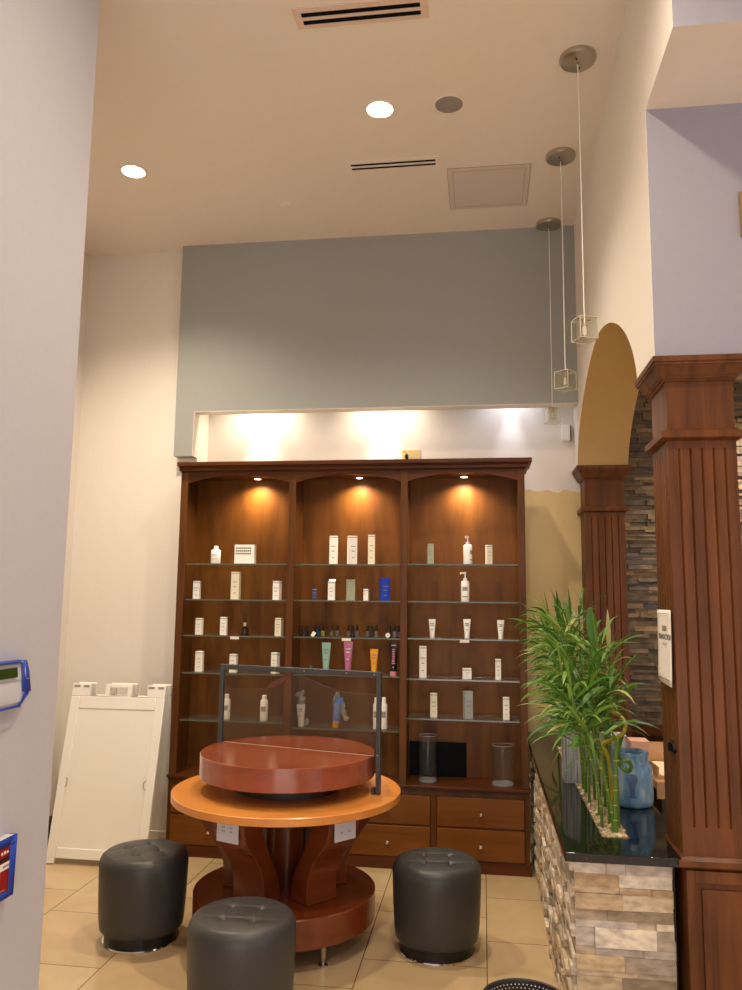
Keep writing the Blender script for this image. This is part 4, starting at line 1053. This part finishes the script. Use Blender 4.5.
def vent(x, y, W2, D2, label, rz=0, m='ceiling'):
    t = thing('ceiling_vent', label, 'ceiling vent', (x, y, CEIL), rz)
    bm = B(); sl = D2 * .24
    ys = [-D2 / 2, -D2 * .27, -D2 * .27 + sl, D2 * .10, D2 * .10 + sl, D2 / 2]
    e = W2 * .055
    for y0, y1 in ((ys[0], ys[1]), (ys[2], ys[3]), (ys[4], ys[5])): box(bm, -W2 / 2, W2 / 2, y0, y1, -.006, -.0003)
    for y0, y1 in ((ys[1], ys[2]), (ys[3], ys[4])): box(bm, -W2 / 2, -W2 / 2 + e, y0, y1, -.006, -.0003); box(bm, W2 / 2 - e, W2 / 2, y0, y1, -.006, -.0003)
    obj('vent_frame', bm, m, t)
    bm = B(); 
    for y0, y1 in ((ys[1], ys[2]), (ys[3], ys[4])): box(bm, -W2 / 2 + e, W2 / 2 - e, y0, y1, -.002, -.0004)
    obj('dark_slot', bm, 'screen', t)
vent(-.472, 2.868, .545, .115, 'larger two-slot ceiling vent at the top edge of the photo', -.0, plain('vent_enamel', (226, 200, 180), .5))
vent(-.467, 3.995, .52, .10, 'smaller two-slot ceiling vent beside the access panel')
t = thing('access_panel', 'flush square access panel in the ceiling before the bulkhead', 'access panel', (.050, 4.312, CEIL))
bm = B(); box(bm, -.225, .225, -.23, .23, -.003, -.0003); obj('outer_frame', bm, plain('panel_grey_white', (216, 206, 196), .8), t)
bm = B()
for q in ((-.20, .20, -.2, -.197), (-.20, .20, .197, .2), (-.2, -.197, -.197, .197), (.197, .2, -.197, .197)): box(bm, *q, -.0038, -.003)
for q in ((-.229, .229, -.234, -.230), (-.229, -.2255, -.23, .23), (.2255, .229, -.23, .23)): box(bm, *q, -.0025, -.0004)
obj('joint_line', bm, plain('joint_shadow_line', (178, 160, 140), .8), t)
PY = [3.247, 4.017, 4.787]
PL = ['nearest hanging pendant with a clear glass cube shade', 'middle hanging pendant with a clear glass cube shade', 'farthest hanging pendant, its glass cube low by the corner']
M['cube'] = clear('thick_clear_glass', (.95, .95, .91), .03, 1.0, .03, (220, 210, 180))
M['cube_edge'] = plain('glass_cube_edges', (206, 200, 176), .1, spec=.8)
def pendant(y, label, rz):
    t = thing('pendant_lamp', label, 'pendant lamp', (.427, y, CEIL), 0, 'glass cube pendants')
    bm = B(); lathe(bm, [(.077, -.0003), (.078, -.012), (.074, -.022), (.055, -.028), (.02, -.031), (0, -.031)], 40); ca = obj('canopy', bm, 'nickel', t)
    bm = B()
    for dx in (-.03, .0, .03): lathe(bm, [(0, -.034), (.004, -.034), (.004, -.028)], 8, (dx * .3, dx))
    obj('screw', bm, 'black', ca)
    bm = B(); tube(bm, [(0, 0, -.03), (.0005, 0, -.6), (0, 0, -1.18)], .0022, 8); obj('cord', bm, 'plastic', t)
    zt = -1.188; s = .039
    bm = B(); box(bm, -s, s, -s, s, zt - .092, zt - .002); 
    lathe(bm, [(.020, zt - .088), (.020, zt - .003)], 20); cb = obj('glass_cube', bm, 'cube', t, rotz=rz)
    bm = B()
    for a in (-s, s):
        for b in (-s, s): box(bm, a - .0015, a + .0015, b - .0015, b + .0015, zt - .092, zt - .002)
        for zz in (zt - .092, zt - .002): box(bm, a - .0015, a + .0015, -s, s, zz - .0015, zz + .0015); box(bm, -s, s, a - .0015, a + .0015, zz - .0015, zz + .0015)
    obj('cube_edges', bm, 'cube_edge', t, rotz=rz)
    bm = B(); box(bm, -.03, .03, -.008, .008, zt - .003, zt + .004); lathe(bm, [(0, zt + .012), (.006, zt + .012), (.009, zt), (.010, zt - .03), (0, zt - .03)], 16); obj('socket', bm, 'nickel', t, rotz=rz)
    bm = B(); lathe(bm, [(.006, zt - .03), (.008, zt - .045), (.008, zt - .065), (.0, zt - .072)], 12); obj('bulb', bm, emit('faint_bulb', (255, 230, 190), .5) if y < 3.5 else M['plastic'], t)
for y, lb, rz in zip(PY, PL, (.35, .9, .2)): pendant(y, lb, rz)

# ================================================================== WALL FITTINGS
sp_ = thing('wall_speaker', 'small white box mounted on the wall in the corner by the arch', 'wall sensor', (.535, 5.109, 2.52))
bm = B(); box(bm, -.026, .026, -.045, -.0005, 0, .105); obj('housing', bm, 'plastic', sp_, bevel=.006)
bm = B(); box(bm, .026, .034, -.04, -.0005, .004, .1); obj('side_plate', bm, 'steel', sp_)
ol = thing('wall_outlet', 'yellowed outlet plate with a black plug, just above the bookcase top', 'outlet', (-.463, 5.1095, 2.40))
bm = B(); box(bm, -.062, .062, -.006, -.0003, 0, .085); obj('cover_plate', bm, plain('yellowed_plate', (222, 196, 140), .5), ol, bevel=.002)
bm = B(); lathe(bm, [(0, 0), (.010, 0), (.012, .02), (.007, .026), (0, .026)], 14, sy=1.6); bm.transform(Matrix.Translation((-.026, -.006, .035)) @ Matrix.Rotation(PI / 2, 4, 'X')); obj('plug', bm, 'black', ol)
bm = B(); tube(bm, [(-.026, -.03, .05), (-.035, -.032, .072), (-.06, -.03, .062), (-.09, -.03, .02), (-.13, -.03, .002), (-.2, -.03, -.06)], .0022, 6); obj('power_cord', bm, 'print', ol)
pf = thing('picture_frame', 'edge of a tan frame on the pale wall above the near column', 'frame', (.99, 2.7145, 2.748))
bm = B()
for q in ((-.105, -.085, 0, .158), (.085, .105, 0, .158), (-.085, .085, 0, .02), (-.085, .085, .138, .158)): box(bm, q[0], q[1], -.018, -.0003, q[2], q[3])
obj('frame_border', bm, 'tan_frame', pf)
bm = B(); box(bm, -.085, .085, -.006, -.0004, .02, .138); obj('mat_board', bm, 'card_cream', pf)

# keypad on the foreground wall (faces +x); local frame: x out of wall, y along it
kp = thing('alarm_keypad', 'grey-white wall keypad with a green display, blue tape along its edges', 'keypad', (-1.285, 2.0, 1.2))
bm = B()
sec = [(0.0003, 0), (.026, .006), (.030, .04), (.026, .08), (.020, .118), (.0003, .12)]
prism(bm, [(x, z) for x, z in sec], -.18, .090); kb = obj('housing', bm, 'keypad', kp, bevel=.006)
bm = B(); vs = box(bm, .0275, .0292, -.16, .038, .080, .106); obj('display', bm, 'lcd', kp); 
for v in bpy.data.objects['display'].data.vertices:
    v.co.x -= (v.co.z - .08) * .13 - .0015
bm = B(); box(bm, .0285, .0292, -.17, .105, .0705, .0720); obj('seam', bm, 'print', kp)
def tape(name_parent, polys, m='blue_tape'):
    bm = B()
    for P in polys: bm.faces.new([bm.verts.new(p) for p in P])
    o = obj('blue_tape', bm, m, name_parent); so = o.modifiers.new('s', 'SOLIDIFY'); so.thickness = .0008; return o
tape(kp, [[(.0325, .060, .040), (.0290, .060, .118), (.022, .075, .124), (.0150, .100, .122), (.0080, .128, .090), (.0040, .150, .030), (.012, .118, .036), (.0330, .092, .032)],
          [(.0330, .070, .034), (.0310, .052, -.002), (.0060, .088, -.003), (.0040, .118, .036), (.0325, .095, .034)],
          [(.0300, -.18, .1215), (.0300, .07, .1215), (.0035, .08, .1235), (.0035, -.18, .1235)],
          [(.0315, -.18, -.001), (.0315, .06, -.001), (.029, .06, .005), (.029, -.18, .005)]])
cr_ = thing('red_wall_box', 'red box with a white label, edged with blue tape, low on the foreground wall', 'wall box', (-1.285, 1.955, .711))
bm = B(); box(bm, .0003, .030, -.15, .128, 0, .150); obj('housing', bm, 'keypad', cr_, bevel=.005)
bm = B(); box(bm, .0302, .0312, -.15, .118, .012, .130); obj('red_face', bm, 'red', cr_)
bm = B(); box(bm, .0312, .0318, -.15, .118, .092, .104); obj('dark_band', bm, plain('maroon_band', (60, 8, 10), .5), cr_)
bm = B(); box(bm, .0318, .0326, -.10, .104, .072, .090); box(bm, .0318, .0326, -.10, .060, .035, .072); obj('white_label', bm, 'paper', cr_)
bm = B(); box(bm, .0326, .0330, .07, .098, .078, .084); box(bm, .0326, .0330, .062, .086, .020, .0225); obj('printed_label', bm, 'print', cr_)
bm = B()
for yq, hq in ((.045, .012), (.062, .007), (.074, .008), (.086, .006)): box(bm, .0313, .0319, yq, yq + .007, .112, .112 + hq)
obj('pale_marks', bm, 'paper', cr_)
tape(cr_, [[(.0325, .098, .0), (.0325, .098, .135), (.0325, .128, .15), (.0035, .142, .146), (.0035, .146, .11), (.0035, .140, .0), (.03, .13, -.006)],
           [(.0325, -.15, .13), (.0325, .115, .13), (.031, .12, .152), (.031, -.15, .152)],
           [(.0325, -.15, -.004), (.0325, .12, -.004), (.0325, .112, .014), (.0325, -.15, .014)]])

# ================================================================== WASTE BIN
wb = thing('mesh_wastebasket', 'dark perforated round wastebasket, only its rim showing at the bottom edge', 'wastebasket', (.114, 2.513, 0))
bm = B(); n = 96
lathe(bm, [(.10, .0), (.118, .29)], n, smooth=True)
obj('bin_wall', bm, 'mesh', wb)
bm = B(); lathe(bm, [(.119, .29), (.128, .296), (.130, .312), (.130, .346), (.126, .352), (.120, .350), (.118, .340), (.116, .29)], n); obj('rim_band', bm, 'mesh', wb)
bm = B()
for r_, off, zz in ((.1172, 0, .338), (.1172, .5, .328), (.1172, 0, .318)):
    for i in range(60):
        a = 2 * PI * (i + off) / 60; c, s = math.cos(a), math.sin(a); m4 = Matrix.Translation((r_ * c, r_ * s, zz)); bmesh.ops.create_icosphere(bm, subdivisions=1, radius=.0022, matrix=m4)
obj('perforations', bm, 'card_cream', wb)
bm = B(); lathe(bm, [(0, .004), (.098, .004), (.114, .285)], 48); obj('liner', bm, 'liner', wb)

print('objects', len(bpy.data.objects))
